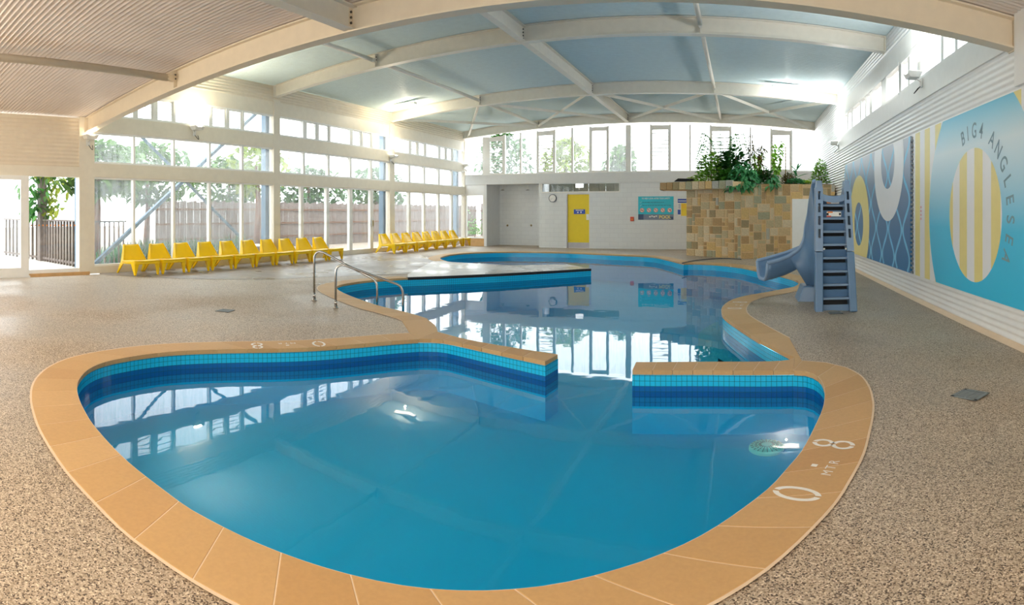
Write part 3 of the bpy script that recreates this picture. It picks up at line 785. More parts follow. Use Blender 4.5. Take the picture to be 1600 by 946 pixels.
# ------------------------------------------------------------------ curved roof beams
def beam(Y, under, top, label, mat, x0=XL, x1=XR, stiff=(-9.1, -4.95, -0.87), n=40, bolts=True):
    o = thing('roof_beam', label, 'beam', (XM, Y, under(XM)))
    xs = [x0 + (x1 - x0) * k / n for k in range(n + 1)]
    def rib(name, ya, yb, za, zb):
        m = MB()
        m.grid([[(x, ya, za(x)) for x in xs], [(x, ya, zb(x)) for x in xs], [(x, yb, zb(x)) for x in xs], [(x, yb, za(x)) for x in xs], [(x, ya, za(x)) for x in xs]])
        m.build(name, mat, o)
    rib('web', Y - 0.012, Y + 0.012, lambda x: under(x) + 0.02, lambda x: top(x) - 0.02)
    rib('bottom_flange', Y - 0.10, Y + 0.10, lambda x: under(x), lambda x: under(x) + 0.022)
    rib('top_flange', Y - 0.09, Y + 0.09, lambda x: top(x) - 0.022, top)
    for s in stiff:
        MB().box((s - 0.012, Y - 0.095, under(s) + 0.02), (s + 0.012, Y + 0.095, top(s) - 0.02)).build('stiffener', mat, o)
        if bolts:
            nb = 4 if abs(s + 4.95) < 0.2 else 2
            for q in range(nb):
                z = top(s) - 0.10 - 0.075 * q
                MB().lathe((s + 0.012, Y - 0.06, z), [(0.018, 0), (0.018, 0.02)], (1, 0, 0), 6).build('bolt', 'bolt_steel', o)
    for xe, d in ((x0, 1), (x1, -1)):
        MB().box((min(xe, xe + d * 0.03), Y - 0.11, under(xe) - 0.01), (max(xe, xe + d * 0.03), Y + 0.11, top(xe))).build('end_plate', mat, o)
    return o
beam(BEAMS[0], lo_under, lo_top, 'cream curved steel beam along the edge of the low ribbed ceiling', 'cladding_cream')
beam(BEAMS[1], hi_under, hi_top, 'white curved roof beam furthest from the end wall under the high ceiling', 'beam_paint')
beam(BEAMS[2], hi_under, hi_top, 'white curved roof beam one bay in front of the end wall', 'beam_paint')
beam(BEAMS[3] , hi_under, hi_top, 'white curved roof beam against the top of the end wall windows', 'beam_paint')
# struts between the beams: a deep I section at mid span, slim tubes at the quarters
def istrut(x, ya, yb, zt, depth, label):
    o = thing('roof_strut', label, 'beam', (x, (ya + yb) / 2, zt - depth))
    MB().box((x - 0.01, ya, zt - depth + 0.02), (x + 0.01, yb, zt - 0.02)).build('web', 'beam_paint', o)
    MB().box((x - 0.085, ya, zt - depth), (x + 0.085, yb, zt - depth + 0.02)).build('bottom_flange', 'beam_paint', o)
    MB().box((x - 0.085, ya, zt - 0.02), (x + 0.085, yb, zt)).build('top_flange', 'beam_paint', o)
def tstrut(x, ya, yb, z, r, label, mat='beam_paint'):
    o = thing('roof_tube', label, 'beam', (x, (ya + yb) / 2, z - r))
    MB().tube([(x, ya + 0.22, z), (x, yb - 0.22, z)], r, 12).build('tube', mat, o, True)
    for y, d in ((ya, 1), (yb, -1)):
        MB().hexa([(x - r, y + d * 0.24, z - r * 0.7), (x + r, y + d * 0.24, z - r * 0.7), (x + r, y + d * 0.24, z + r * 0.7), (x - r, y + d * 0.24, z + r * 0.7),
                   (x - 0.012, y + d * 0.01, z - 0.07), (x + 0.012, y + d * 0.01, z - 0.07), (x + 0.012, y + d * 0.01, z + 0.07), (x - 0.012, y + d * 0.01, z + 0.07)]).build('end_cleat', mat, o)
nm = ('next to the low ceiling', 'in the middle bay', 'against the end wall')
for i in range(3):
    ya, yb = BEAMS[i] + 0.012, BEAMS[i + 1] - 0.012
    istrut(-4.95, ya, yb, hi_top(-4.95) - 0.03, 0.36, 'deep white steel I section along mid roof ' + nm[i])
    tstrut(-9.1, ya, yb, hi_top(-9.1) - 0.20, 0.055, 'slim white roof tube on the window side ' + nm[i])
    tstrut(-0.87, ya, yb, hi_top(-0.87) - 0.20, 0.055, 'slim white roof tube on the mural side ' + nm[i])
istrut(-4.95, YB, BEAMS[0] - 0.012, lo_top(-4.95) - 0.02, 0.33, 'deep steel I section under the low ribbed ceiling')
tstrut(-9.1, YB, BEAMS[0] - 0.012, lo_top(-9.1) - 0.17, 0.07, 'cream round tube under the low ribbed ceiling', 'cladding_cream')
# diagonal angle braces in the last bay
def angle(a, b, label, w=0.10):
    a, b = Vector(a), Vector(b); o = thing('roof_brace', label, 'brace', (a + b) / 2, 'angle braces crossing the last roof bay')
    MB().bar(a, b, w, 0.012).build('flat_leg', 'beam_paint', o)
    d = (b - a).normalized(); n = d.cross(Vector((0, 0, 1))).normalized() * (w / 2)
    MB().bar(a + n + Vector((0, 0, -w / 2)), b + n + Vector((0, 0, -w / 2)), 0.012, w).build('upright_leg', 'beam_paint', o)
nodesx = [(-12.7, -9.1, 'beside the window wall'), (-9.1, -4.95, 'between window side tube and I section'), (-4.95, -0.87, 'between I section and mural side tube'), (-0.87, 3.0, 'beside the corrugated wall')]
for i, (xa, xb, wh) in enumerate(nodesx):
    za, zb = hi_top(xa) - 0.26, hi_top(xb) - 0.26
    angle((xa + 0.1, BEAMS[2] + 0.15, za), (xb - 0.1, BEAMS[3] - 0.15, zb), 'lower white brace of the crossed pair ' + wh)
    angle((xa + 0.1, BEAMS[3] - 0.15, za + 0.03), (xb - 0.1, BEAMS[2] + 0.15, zb + 0.03), 'upper white brace of the crossed pair ' + wh)

# ------------------------------------------------------------------ lamps
def add_light(name, typ, loc, rot, energy, color, parent, size=0.3, spot=None):
    d = bpy.data.lights.new(name, typ); d.energy = energy; d.color = color
    if typ == 'AREA': d.shape = 'DISK'; d.size = size
    else: d.shadow_soft_size = size
    if spot: d.spot_size = spot; d.spot_blend = 0.8
    o = bpy.data.objects.new(name, d); col.objects.link(o); o.parent = parent
    o.location = Vector(loc) - parent.location; o.rotation_euler = rot
    return o
WARM, NEUT = (1.0, 0.86, 0.64), (1.0, 0.97, 0.92)
def floodlight(p, side, label, energy, color):
    p = Vector(p); o = thing('floodlight', label, 'light', p)
    MB().box(p + Vector((-0.02 if side < 0 else -0.0, -0.05, -0.1)), p + Vector((0.0 if side < 0 else 0.02, 0.05, 0.06))).build('wall_bracket', 'lamp_housing', o)
    q = p + Vector((side * 0.16, 0, 0.10))
    MB().bar(p + Vector((0, 0, 0)), q, 0.03, 0.03).build('arm', 'lamp_housing', o)
    hd = MB().hexa([q + Vector(v) for v in ((-0.09, -0.13, -0.05), (0.09, -0.13, -0.05), (0.09, 0.13, -0.05), (-0.09, 0.13, -0.05), (-0.13, -0.17, 0.05), (0.13, -0.17, 0.05), (0.13, 0.17, 0.05), (-0.13, 0.17, 0.05))])
    hd = hd.build('lamp_head', 'lamp_housing', o)
    MB().box(q + Vector((-0.115, -0.155, 0.05)), q + Vector((0.115, 0.155, 0.056))).build('lamp_glass', 'lamp_glass', hd)
    c = [p + Vector((side * (0.02 + 0.10 * sin(t)), 0.02 + 0.10 * t / pi, -0.08 - 0.12 * sin(t))) for t in [pi * k / 8 for k in range(9)]]
    MB().tube(c, 0.008, 6).build('cable', 'black_plastic', o)
    add_light('flood_beam', 'AREA', q + Vector((side * 0.05, 0, 0.09)), (pi, side * radians(42), 0), energy, color, o, 0.24)
floodlight(WX(303, 207, XL + 0.03), 1, 'bright floodlight on the band beside the slanted steel brace', 60, WARM)
floodlight(WX(610, 249, XL + 0.03), 1, 'bright floodlight on the post before the far yellow chairs', 32, WARM)
floodlight(WX(725, 262, XL + 0.03), 1, 'small floodlight in the corner where window wall meets end wall', 5, NEUT)
floodlight(WX(1440, 128, XR - 0.04), -1, 'white floodlight on the band above the mural join', 55, NEUT)
floodlight(WX(1310, 229, XR - 0.04), -1, 'white floodlight near the planter on the right wall band', 55, NEUT)
floodlight(WX(137, 222, XL + 0.03), 1, 'small cream floodlight on the corner post beside the sliding door', 3, WARM)
def batten(p, label, energy, color, L=0.9):
    p = Vector(p); o = thing('ceiling_light', label, 'light', p)
    bd = MB().box(p + Vector((-L / 2, -0.09, -0.03)), p + Vector((L / 2, 0.09, 0.05))).build('body', 'lamp_housing', o)
    MB().box(p + Vector((-L / 2 + 0.03, -0.07, -0.055)), p + Vector((L / 2 - 0.03, 0.07, -0.03))).build('diffuser', 'lamp_glass', bd)
    add_light('batten_glow', 'POINT', p + Vector((0, 0, -0.25)), (0, 0, 0), energy, color, o, 0.02)
def on_roof(px, py, Y, top): x = Y * tan((px - X0) / F); return Vector((x, Y, top(x) - 0.08))
batten(on_roof(633, 166, 18.0, hi_top), 'batten light glowing under the high ceiling on the window side', 38, WARM)
batten(on_roof(1228, 134, 18.5, hi_top), 'batten light under the high ceiling on the mural side', 25, NEUT)
for x, y, w_ in ((-9.0, 0.5, 'on the sliding door side'), (-1.5, -1.0, 'on the mural side'), (-5.6, -2.5, 'beside the steel I section')):
    batten((x, y, lo_top(x) - 0.06), 'long warm batten light under the low ceiling ' + w_, 150, WARM, 1.4)

# ------------------------------------------------------------------ yellow moulded lounge chairs (local: front is +X)
def make_chair():
    c = thing('lounge_chair', 'x', 'chair', (0, 0, 0), 'yellow moulded lounge chairs in rows by the window wall')
    rows = []
    for i in range(9):                                   # seat: dished sheet from back to front
        u = i / 8; x = -0.20 + 0.64 * u; row = []
        for j in range(9):
            v = j / 8 * 2 - 1; y = v * (0.335 + 0.02 * u)
            z = 0.305 + 0.055 * u - 0.030 * (1 - v * v) * (1 - 0.6 * u) - 0.03 * max(0, u - 0.8) * 5 * (u - 0.8) * 5
            row.append((x, y, z))
        rows.append(row)
    s = MB().grid(rows).build('seat', 'yellow_plastic', c, True)
    m = s.modifiers.new('solid', 'SOLIDIFY'); m.thickness = 0.022
    lip = MB()
    lip.hexa([(0.41, -0.35, 0.265), (0.445, -0.35, 0.265), (0.445, 0.35, 0.265), (0.41, 0.35, 0.265), (0.40, -0.345, 0.335), (0.44, -0.345, 0.33), (0.44, 0.345, 0.33), (0.40, 0.345, 0.335)])
    for sy in (-1, 1):
        lip.hexa([(-0.22, sy * 0.345, 0.245), (0.43, sy * 0.355, 0.275), (0.43, sy * 0.335, 0.275), (-0.22, sy * 0.325, 0.245), (-0.22, sy * 0.345, 0.325), (0.43, sy * 0.36, 0.352), (0.43, sy * 0.335, 0.352), (-0.22, sy * 0.325, 0.325)])
    soft(lip.build('seat_apron', 'yellow_plastic', c), 0.012, 2)
    rows = []
    for i in range(9):                                   # backrest: trapezoid narrowing upwards, leaning back
        u = i / 8; z = 0.30 + 0.41 * u; w = 0.335 - 0.135 * u - 0.03 * max(0, u - 0.85) * 6; row = []
        for j in range(9):
            v = j / 8 * 2 - 1
            x = -0.17 - 0.235 * u - 0.05 * (1 - v * v) * (0.4 + 0.6 * u) + 0.02
            row.append((x, v * w, z - 0.012 * (1 - v * v) * (u > 0.9)))
        rows.append(row)
    s = MB().grid(rows).build('backrest', 'yellow_plastic', c, True)
    m = s.modifiers.new('solid', 'SOLIDIFY'); m.thickness = 0.022
    for sy in (-1, 1):                                   # side wings running from the back edges down into the rear legs
        flange = MB().hexa([(-0.30, sy * 0.345, 0.24), (-0.14, sy * 0.345, 0.28), (-0.14, sy * 0.32, 0.28), (-0.30, sy * 0.32, 0.24), (-0.42, sy * 0.205, 0.70), (-0.365, sy * 0.205, 0.71), (-0.365, sy * 0.185, 0.71), (-0.42, sy * 0.185, 0.70)])
        soft(flange.build('back_flange', 'yellow_plastic', c), 0.008, 2)
    for sy in (-1, 1):
        q = MB().hexa([(0.365, sy * 0.335, 0), (0.425, sy * 0.335, 0), (0.425, sy * 0.30, 0), (0.365, sy * 0.30, 0), (0.235, sy * 0.355, 0.29), (0.435, sy * 0.355, 0.29), (0.435, sy * 0.22, 0.29), (0.235, sy * 0.31, 0.29)])
        soft(q.build('leg', 'yellow_plastic', c), 0.01, 2)
        q = MB().hexa([(-0.455, sy * 0.37, 0), (-0.405, sy * 0.37, 0), (-0.405, sy * 0.335, 0), (-0.455, sy * 0.335, 0), (-0.31, sy * 0.345, 0.27), (-0.12, sy * 0.345, 0.29), (-0.12, sy * 0.315, 0.29), (-0.31, sy * 0.315, 0.27)])
        soft(q.build('leg', 'yellow_plastic', c), 0.01, 2)
    return c
chair = make_chair(); chair_used = False
def near_label(i, n, where, a, b):
    o = ['first', 'second', 'third', 'fourth', 'fifth', 'sixth', 'seventh', 'eighth', 'ninth', 'tenth'][i]
    if i == 0: return 'yellow plastic lounge chair at the end of %s beside %s' % (where, a)
    if i == n - 1: return 'yellow plastic lounge chair at the end of %s beside %s' % (where, b)
    return 'yellow plastic lounge chair, %s of %s counted from %s' % (o, where, a)
R1 = [204.7, 243.4, 286.5, 323.3, 356.3, 389, 415.5, 442.8, 467.5, 496.7]
R2 = [598, 616.5, 634, 649, 664, 678.6, 692.5, 706]
for lst, where, a, b in ((R1, 'the long row', 'the picket railing', 'the glass sliding doors'), (R2, 'the short far row', 'the sliding doors', 'the end wall')):
    for i, px in enumerate(lst):
        xc = XL + 0.62
        ya, yb = [-(xc - 0.36) / tan((X0 - q) / F) for q in (lst[0], lst[-1])]
        y = ya + (yb - ya) * i / (len(lst) - 1)
        lab = near_label(i, len(lst), where, a, b)
        rz = radians(0.5 * ((i * 37) % 5 - 2))
        if not chair_used: chair.location = (xc, y, 0.004); chair.rotation_euler.z = rz; chair['label'] = lab; chair_used = True
        else: copy_tree(chair, (xc, y, 0.004), rz, lab)

# ------------------------------------------------------------------ stainless pool handrails
def handrail(b0, e0, ztop, zend, label):
    b0, e0 = Vector(b0), Vector(e0); o = thing('handrail', label, 'handrail', b0)
    h = (e0 - b0); h.z = 0; L = h.length; d = h / L
    def at(s, z): return b0 + d * s + Vector((0, 0, z))
    pts = [at(0, 0), at(0, ztop - 0.16)]
    pts += [at(0.11 - 0.11 * cos(t), ztop - 0.11 + 0.11 * sin(t) + 0.0) for t in (0.3, 0.7, 1.1, 1.5)]
    e = (L - 0.05, zend + 0.06)
    pts += [at(0.17, ztop - 0.015), at(L - 0.10, zend + 0.045), at(L - 0.045, zend + 0.01), at(L - 0.01, zend - 0.06), at(L, zend - 0.14), at(L, -0.55)]
    MB().tube(pts, 0.019, 12).build('rail', 'steel', o, True)
    MB().lathe(b0, [(0.048, 0), (0.048, 0.012), (0.03, 0.02), (0.026, 0.05)], n=18).build('base_flange', 'steel', o, True)
    MB().lathe(b0 + Vector((0, 0, 0.05)), [(0.024, 0), (0.024, 0.07)], n=14).build('collar', 'steel', o, True)
h1, h2 = G(491, 470), G(524.5, 482)
e1 = Vector((9.72 * sin((589.5 - X0) / F), 9.72 * cos((589.5 - X0) / F), 0)); e2 = Vector((9.15 * sin((630 - X0) / F), 9.15 * cos((630 - X0) / F), 0))
handrail(h1, e1, 0.84, 0.37, 'stainless pool handrail standing nearer the yellow chairs')
handrail(h2, e2, 0.685, 0.34, 'stainless pool handrail standing nearer the wading pool')

# ------------------------------------------------------------------ pool slide
sl0 = G(1306, 487, -0.02); sx0, sy0 = sl0.x, sl0.y
slide = thing('pool_slide', 'blue grey plastic pool slide with moulded step ladder and curved chute', 'slide', (sx0, sy0, -0.02))
def S3(x, y, z): return Vector((sx0 + x, sy0 + y, z - 0.02))
k = 9.0 / F                                     # metres per pixel at the ladder
hw = 33 * k; rw_ = 0.118
LEAN = 0.34
def lean(z): return LEAN * z / 2.03
HT = 2.03
for s in (-1, 1):                               # side rails: lower solid half and upper slotted half
    lo = MB()
    def quad(z, w): c = s * (hw - rw_ / 2 - 0.045 * z / HT); return [S3(c - w / 2, lean(z) - 0.09, z), S3(c + w / 2, lean(z) - 0.09, z), S3(c + w / 2, lean(z) + 0.13, z), S3(c - w / 2, lean(z) + 0.13, z)]
    lo.hexa(quad(0, rw_) + quad(0.915, rw_)); r = lo.build('lower_rail', 'slide_plastic', slide); soft(r, 0.015, 2)
    up = MB(); zs = [0.925, 1.13, 1.27, 1.33, 1.47, 1.53, 1.67, 1.73, 1.86, 1.92, 2.03]
    for a, b in zip(zs, zs[1:]):
        slot = (a, b) in ((1.13, 1.27), (1.33, 1.47), (1.53, 1.67), (1.73, 1.86))
        w = rw_ * (0.95 if b < 1.95 else 0.8)
        if not slot: up.hexa(quad(a, w) + quad(b, w * (0.75 if b > 2.0 else 1)))
        else:
            for q in (-1, 1):
                c0 = s * (hw - rw_ / 2 - 0.045 * a / HT) + q * w * 0.34; c1 = s * (hw - rw_ / 2 - 0.045 * b / HT) + q * w * 0.34; t_ = w * 0.16
                up.hexa([S3(c0 - t_, lean(a) - 0.09, a), S3(c0 + t_, lean(a) - 0.09, a), S3(c0 + t_, lean(a) + 0.13, a), S3(c0 - t_, lean(a) + 0.13, a), S3(c1 - t_, lean(b) - 0.09, b), S3(c1 + t_, lean(b) - 0.09, b), S3(c1 + t_, lean(b) + 0.13, b), S3(c1 - t_, lean(b) + 0.13, b)])
    r = up.build('slotted_rail', 'slide_rim', slide)
    b = MB().lathe(S3(s * (hw - 0.155), -0.09 + lean(1.0) - 0.003, 0.96), [(0.016, 0), (0.012, -0.012)], (0, 1, 0), 10); b.build('bolt', 'mark_white', slide)
iw = hw - rw_ + 0.01
for i in range(9):                              # moulded steps: tread lip, blue riser, dark recess
    z = 0.205 * i + 0.215; y = lean(z)
    if i < 8: soft(MB().hexa([S3(-iw, y - 0.05, z - 0.035), S3(iw, y - 0.05, z - 0.035), S3(iw, y + 0.16, z - 0.03), S3(-iw, y + 0.16, z - 0.03), S3(-iw, y - 0.06, z), S3(iw, y - 0.06, z), S3(iw, y + 0.17, z), S3(-iw, y + 0.17, z)]).build('tread', 'slide_rim', slide), 0.01, 2)
    if i < 8: MB().hexa([S3(-iw, y + 0.06, z), S3(iw, y + 0.06, z), S3(iw, y + 0.09, z), S3(-iw, y + 0.09, z), S3(-iw, y + 0.02, z + 0.115), S3(iw, y + 0.02, z + 0.115), S3(iw, y + 0.09, z + 0.115), S3(-iw, y + 0.09, z + 0.115)]).build('riser', 'slide_plastic', slide)
MB().hexa([S3(-iw, 0.02, 0), S3(iw, 0.02, 0), S3(iw, 0.05, 0), S3(-iw, 0.05, 0), S3(-iw, 0.03, 0.10), S3(iw, 0.03, 0.10), S3(iw, 0.06, 0.10), S3(-iw, 0.06, 0.10)]).build('riser', 'slide_plastic', slide)
MB().hexa([S3(-iw, 0.18, 0.02), S3(iw, 0.18, 0.02), S3(iw, 0.2, 0.02), S3(-iw, 0.2, 0.02), S3(-iw, 0.18 + lean(1.8), 1.8), S3(iw, 0.18 + lean(1.8), 1.8), S3(iw, 0.2 + lean(1.8), 1.8), S3(-iw, 0.2 + lean(1.8), 1.8)]).build('back_panel', 'black_plastic', slide)
rows = []
for j in range(13):                              # dished lip at the top
    u = j / 12 * 2 - 1; d = 0.055 * (1 - u * u)
    rows.append([S3(u * iw, lean(1.8) - 0.07, 1.735 - d), S3(u * iw, lean(1.8) - 0.07, 1.84 - d), S3(u * iw, lean(1.8) + 0.5, 1.82 - d)])
MB().grid(rows).build('platform_lip', 'slide_rim', slide, True)
# stickers on the upper risers
def sticker(z, w, h, mat, dx=0, dz=0, name='sticker', yoff=0.0):
    y = lean(z) - 0.004 + yoff
    return MB().box(S3(dx - w / 2, y, z + dz - h / 2), S3(dx + w / 2, y + 0.01, z + dz + h / 2)).build(name, mat, slide)
zst = 1.655 + 0.058; sticker(zst - 0.02, 0.20, 0.055, 'mark_white', 0.0); sticker(zst - 0.02, 0.07, 0.045, 'orange_print', -0.065, yoff=-0.002)
zst = 1.45 + 0.05; sticker(zst, 0.23, 0.075, 'mark_white', 0.01); sticker(zst, 0.03, 0.035, 'black_print', -0.09, yoff=-0.002); sticker(zst, 0.03, 0.035, 'black_print', 0.105, yoff=-0.002)
sticker(zst, 0.08, 0.022, 'orange_print', -0.05, 0.03, yoff=-0.003); sticker(zst, 0.07, 0.02, 'red_plastic', -0.07, -0.035, yoff=-0.003)
# chute: swept open section that turns towards the water
cpath = [S3(0.0, 0.55, 1.70), S3(-0.01, 0.85, 1.48), S3(-0.04, 1.10, 1.16), S3(-0.14, 1.32, 0.86), S3(-0.34, 1.44, 0.63), S3(-0.62, 1.46, 0.48), S3(-0.88, 1.40, 0.40), S3(-1.08, 1.34, 0.36)]
cp = spline(cpath, 0.08)
inner, rim = [], []
for i, p in enumerate(cp):
    d = (cp[min(i + 1, len(cp) - 1)] - cp[max(i - 1, 0)]); d.z = 0; d.normalize(); n = Vector((d.y, -d.x, 0))
    u = i / (len(cp) - 1); wall = 0.34 - 0.04 * u; row = []
    for a in range(-6, 7):
        q = a / 6; row.append(p + n * (0.27 * (abs(q) ** 0.6) * (1 if q > 0 else -1)) + Vector((0, 0, wall * abs(q) ** 3)))
    inner.append(row); rim.append((row[0], row[-1]))
s = chute = MB().grid(inner).build('chute', 'slide_plastic', slide, True); mm = s.modifiers.new('solid', 'SOLIDIFY'); mm.thickness = 0.05; mm.offset = 0
for q in (0, 1): MB().tube([r[q] for r in rim], 0.036, 10).build('chute_rim', 'slide_rim', chute, True)
MB().tube(inner[-1], 0.03, 8).build('chute_lip', 'slide_rim', chute, True)
# skirt below the chute and its foot
front = []
for i, p in enumerate(cp[: int(len(cp) * 0.8)]):
    b = S3(-0.05 - 0.30 * i / len(cp), 0.95 + 0.35 * i / len(cp), 0.22)
    d = (cp[i + 1] - cp[max(i - 1, 0)]); d.z = 0; d.normalize(); n = Vector((d.y, -d.x, 0))
    q = rim[i][1] if rim[i][1].y < rim[i][0].y else rim[i][0]
    front.append([Vector((q.x, q.y, q.z - 0.05)), q.lerp(b, 0.4) + Vector((0, 0, -0.03)), b])
s = MB().grid(front).build('support_skirt', 'slide_plastic', slide, True); mm = s.modifiers.new('solid', 'SOLIDIFY'); mm.thickness = 0.04
soft(MB().hexa([S3(-0.50, 0.95, 0.0), S3(0.2, 0.85, 0.0), S3(0.2, 1.55, 0.0), S3(-0.5, 1.55, 0.0), S3(-0.40, 1.0, 0.27), S3(0.2, 0.9, 0.27), S3(0.2, 1.5, 0.27), S3(-0.40, 1.5, 0.27)]).build('foot', 'slide_plastic', slide), 0.02, 2)

# ------------------------------------------------------------------ murals on the right wall
XMU = XR - 0.045
def disc(cy, cz, r, n=96): return [(cy + r * cos(2 * pi * i / n), cz + r * sin(2 * pi * i / n)) for i in range(n)]
def clip(poly, y0, y1, z0, z1):
    for ax, lim, sg in ((0, y0, 1), (0, y1, -1), (1, z0, 1), (1, z1, -1)):
        out = []
        for i in range(len(poly)):
            a, b = poly[i - 1], poly[i]; da, db = sg * (a[ax] - lim), sg * (b[ax] - lim)
            if (da < 0) != (db < 0): u = da / (da - db); out.append((a[0] + (b[0] - a[0]) * u, a[1] + (b[1] - a[1]) * u))
            if db >= 0: out.append(b)
        poly = out
        if not poly: return []
    return poly
def flat(poly, lift, mat, name, par):
    if len(poly) < 3: return None
    x = XMU - lift
    o = MB().prism([(x, y, z) for y, z in poly], (0.0008, 0, 0)).build(name, mat, par)
    return o
MZ0, MZ1 = 0.364, 2.947
MY = (YR(1422.3, XMU), YR(1319.5, XMU)); NY = (4.95, YR(1427.5, XMU))
mu = thing('wall_mural', 'dark blue wave pattern mural panel behind the pool slide', 'mural', (XMU, sum(MY) / 2, MZ0))
MB().box((XMU, MY[0], MZ0), (XR - 0.012, MY[1], MZ1)).build('panel', 'mural_navy', mu)
def ribbon(line, w, lift, mat, name, par, y0, y1):
    m = MB(); rr = []
    for i, (y, z) in enumerate(line):
        a, b = line[max(i - 1, 0)], line[min(i + 1, len(line) - 1)]; dy, dz = b[0] - a[0], b[1] - a[1]; L = sqrt(dy * dy + dz * dz) or 1
        ny, nz = -dz / L * w / 2, dy / L * w / 2
        cl = lambda p: (XMU - lift, min(max(p[0], y0), y1), min(max(p[1], MZ0), MZ1))
        rr.append([cl((y + ny, z + nz)), cl((y - ny, z - nz))])
    m.grid(rr).build(name, mat, par)
sp, per = 0.56, 1.16
for j in range(-1, 14):
    for ph in (0, 1):
        line = []
        for i in range(73):
            z = MZ0 + (MZ1 - MZ0) * i / 72; q = 0.5 + 0.5 * cos(2 * pi * z / per + (j % 2) * pi)
            line.append((MY[0] + sp * j + (1 if ph else -1) * (0.03 + 0.46 * q ** 0.8), z))
        if MY[0] - 0.1 < line[0][0] < MY[1] + 0.1: ribbon(line, 0.075, 0.0012 + 0.0002 * ph, 'wave_line', 'wave_line', mu, *MY)
def ring_shape(cy, cz, R, r, lift, mat, name, par, y0, y1, n=120):
    m = MB(); seg = []
    for i in range(n):
        a, b = 2 * pi * i / n, 2 * pi * (i + 1) / n
        q = clip([(cy + R * cos(a), cz + R * sin(a)), (cy + R * cos(b), cz + R * sin(b)), (cy + r * cos(b), cz + r * sin(b)), (cy + r * cos(a), cz + r * sin(a))], y0, y1, MZ0, MZ1)
        if len(q) > 2: m.add([(XMU - lift, y, z) for y, z in q], [tuple(range(len(q)))])
    m.build(name, mat, par)
ring_shape(12.28, 2.60, 1.28, 0.58, 0.003, 'mural_white', 'white_ring', mu, *MY)
ring_shape(15.40, 1.20, 1.30, 0.58, 0.003, 'mural_yellow', 'yellow_ring', mu, *MY)
mv = thing('wall_mural', 'sky blue mural panel lettered BIG4 ANGLESEA around a striped disc', 'mural', (XMU, sum(NY) / 2, MZ0))
MB().box((XMU, NY[0], MZ0), (XR - 0.012, NY[1], MZ1)).build('panel', 'mural_white', mv)
cyc, czc, w_ = 7.5, 1.47, 0.279
y = cyc + w_ / 2; strip_edges = [7.17 + w_ * q for q in range(-9, 13)]
for q, ya in enumerate(strip_edges):
    if q % 2 == 1:
        p = clip([(ya, MZ0), (ya + w_, MZ0), (ya + w_, MZ1), (ya, MZ1)], NY[0], NY[1], MZ0, MZ1)
        flat(p, 0.0012, 'mural_yellow', 'yellow_stripe', mv)
flat(clip(disc(cyc, czc, 1.93), NY[0], NY[1], MZ0, MZ1), 0.0026, 'mural_blue', 'blue_disc', mv)
flat(disc(cyc, czc, 0.93), 0.004, 'mural_white', 'white_disc', mv)
for q, ya in enumerate(strip_edges):
    if q % 2 == 1:
        p = []
        lo, hi = max(ya, cyc - 0.929), min(ya + w_, cyc + 0.929)
        if hi - lo > 0.02:
            h = lambda yy: sqrt(max(0, 0.93 ** 2 - (yy - cyc) ** 2))
            ys = [lo + (hi - lo) * i / 8 for i in range(9)]
            flat([(a, czc + h(a)) for a in ys] + [(a, czc - h(a)) for a in ys[::-1]], 0.0054, 'mural_yellow', 'yellow_stripe', mv)
for ch, ang in list(zip('BIG4', (-19, -9.5, 2, 14))) + list(zip('ANGLESEA', [33 + 11.9 * i for i in range(8)])):
    a = radians(ang); up = Vector((0, -sin(a), cos(a))); rt = Vector((0, -cos(a), -sin(a)))
    m = MB(); put_text(m, ch, 0.30, Vector((XMU - 0.0045, cyc, czc)) + up * 1.16, rt, up, 0.8); m.build('letter', 'letter_grey', mv)
for q in range(4):
    p = WX(1439, 324 + 6 * q, XMU - 0.004); MB().box(p + Vector((-0.001, -0.035, -0.02)), p + Vector((0.0, 0.035, 0.02))).build('pink_mark', 'pink_print', mv)
mw = MB()
for q in range(30): mw.box((XR - 0.04, YR(1427, XR - 0.03), MZ0 + 0.085 * q), (XR - 0.01, YR(1422.5, XR - 0.03), MZ0 + 0.085 * q + 0.04))
struct('trim_mural_joint', mw, 'drain_grey')

# ------------------------------------------------------------------ stone planter
rnd = random.Random(7)
PA, PB, PC = Vector((-1.92, 20.6, 0)), Vector((0.0, 19.15, 0)), Vector((XR - 0.06, 19.3, 0))
PH = 2.46
planter = thing('stone_planter', 'tall planter faced with honey coloured squared stones behind the slide', 'planter', (0.6, 20.5, -0.05))
MB().prism([(PA.x, PA.y, -0.1), (PB.x, PB.y, -0.1), (PC.x, PC.y, -0.1), (PC.x, YE - 0.1, -0.1), (PA.x, YE - 0.1, -0.1)], (0, 0, PH + 0.08)).build('core', 'stone_bed', planter)
def stone_mesh():
    bm = bmesh.new(); bmesh.ops.create_cube(bm, size=1.0)
    bmesh.ops.bevel(bm, geom=[e for e in bm.edges if all(v.co.y < 0 for v in e.verts)], offset=0.05, segments=1, affect='EDGES')
    me = bpy.data.meshes.new('stone'); bm.to_mesh(me); bm.free(); me.materials.append(M['stone']); return me
SM = stone_mesh()
def put_stone(c, w, h, d, ang, par):
    o = bpy.data.objects.new('stone', SM); col.objects.link(o); o.parent = par
    o.location = Vector(c) - par.location; o.scale = (w, d, h); o.rotation_euler = (rnd.uniform(-.02, .02), rnd.uniform(-.02, .02), ang)
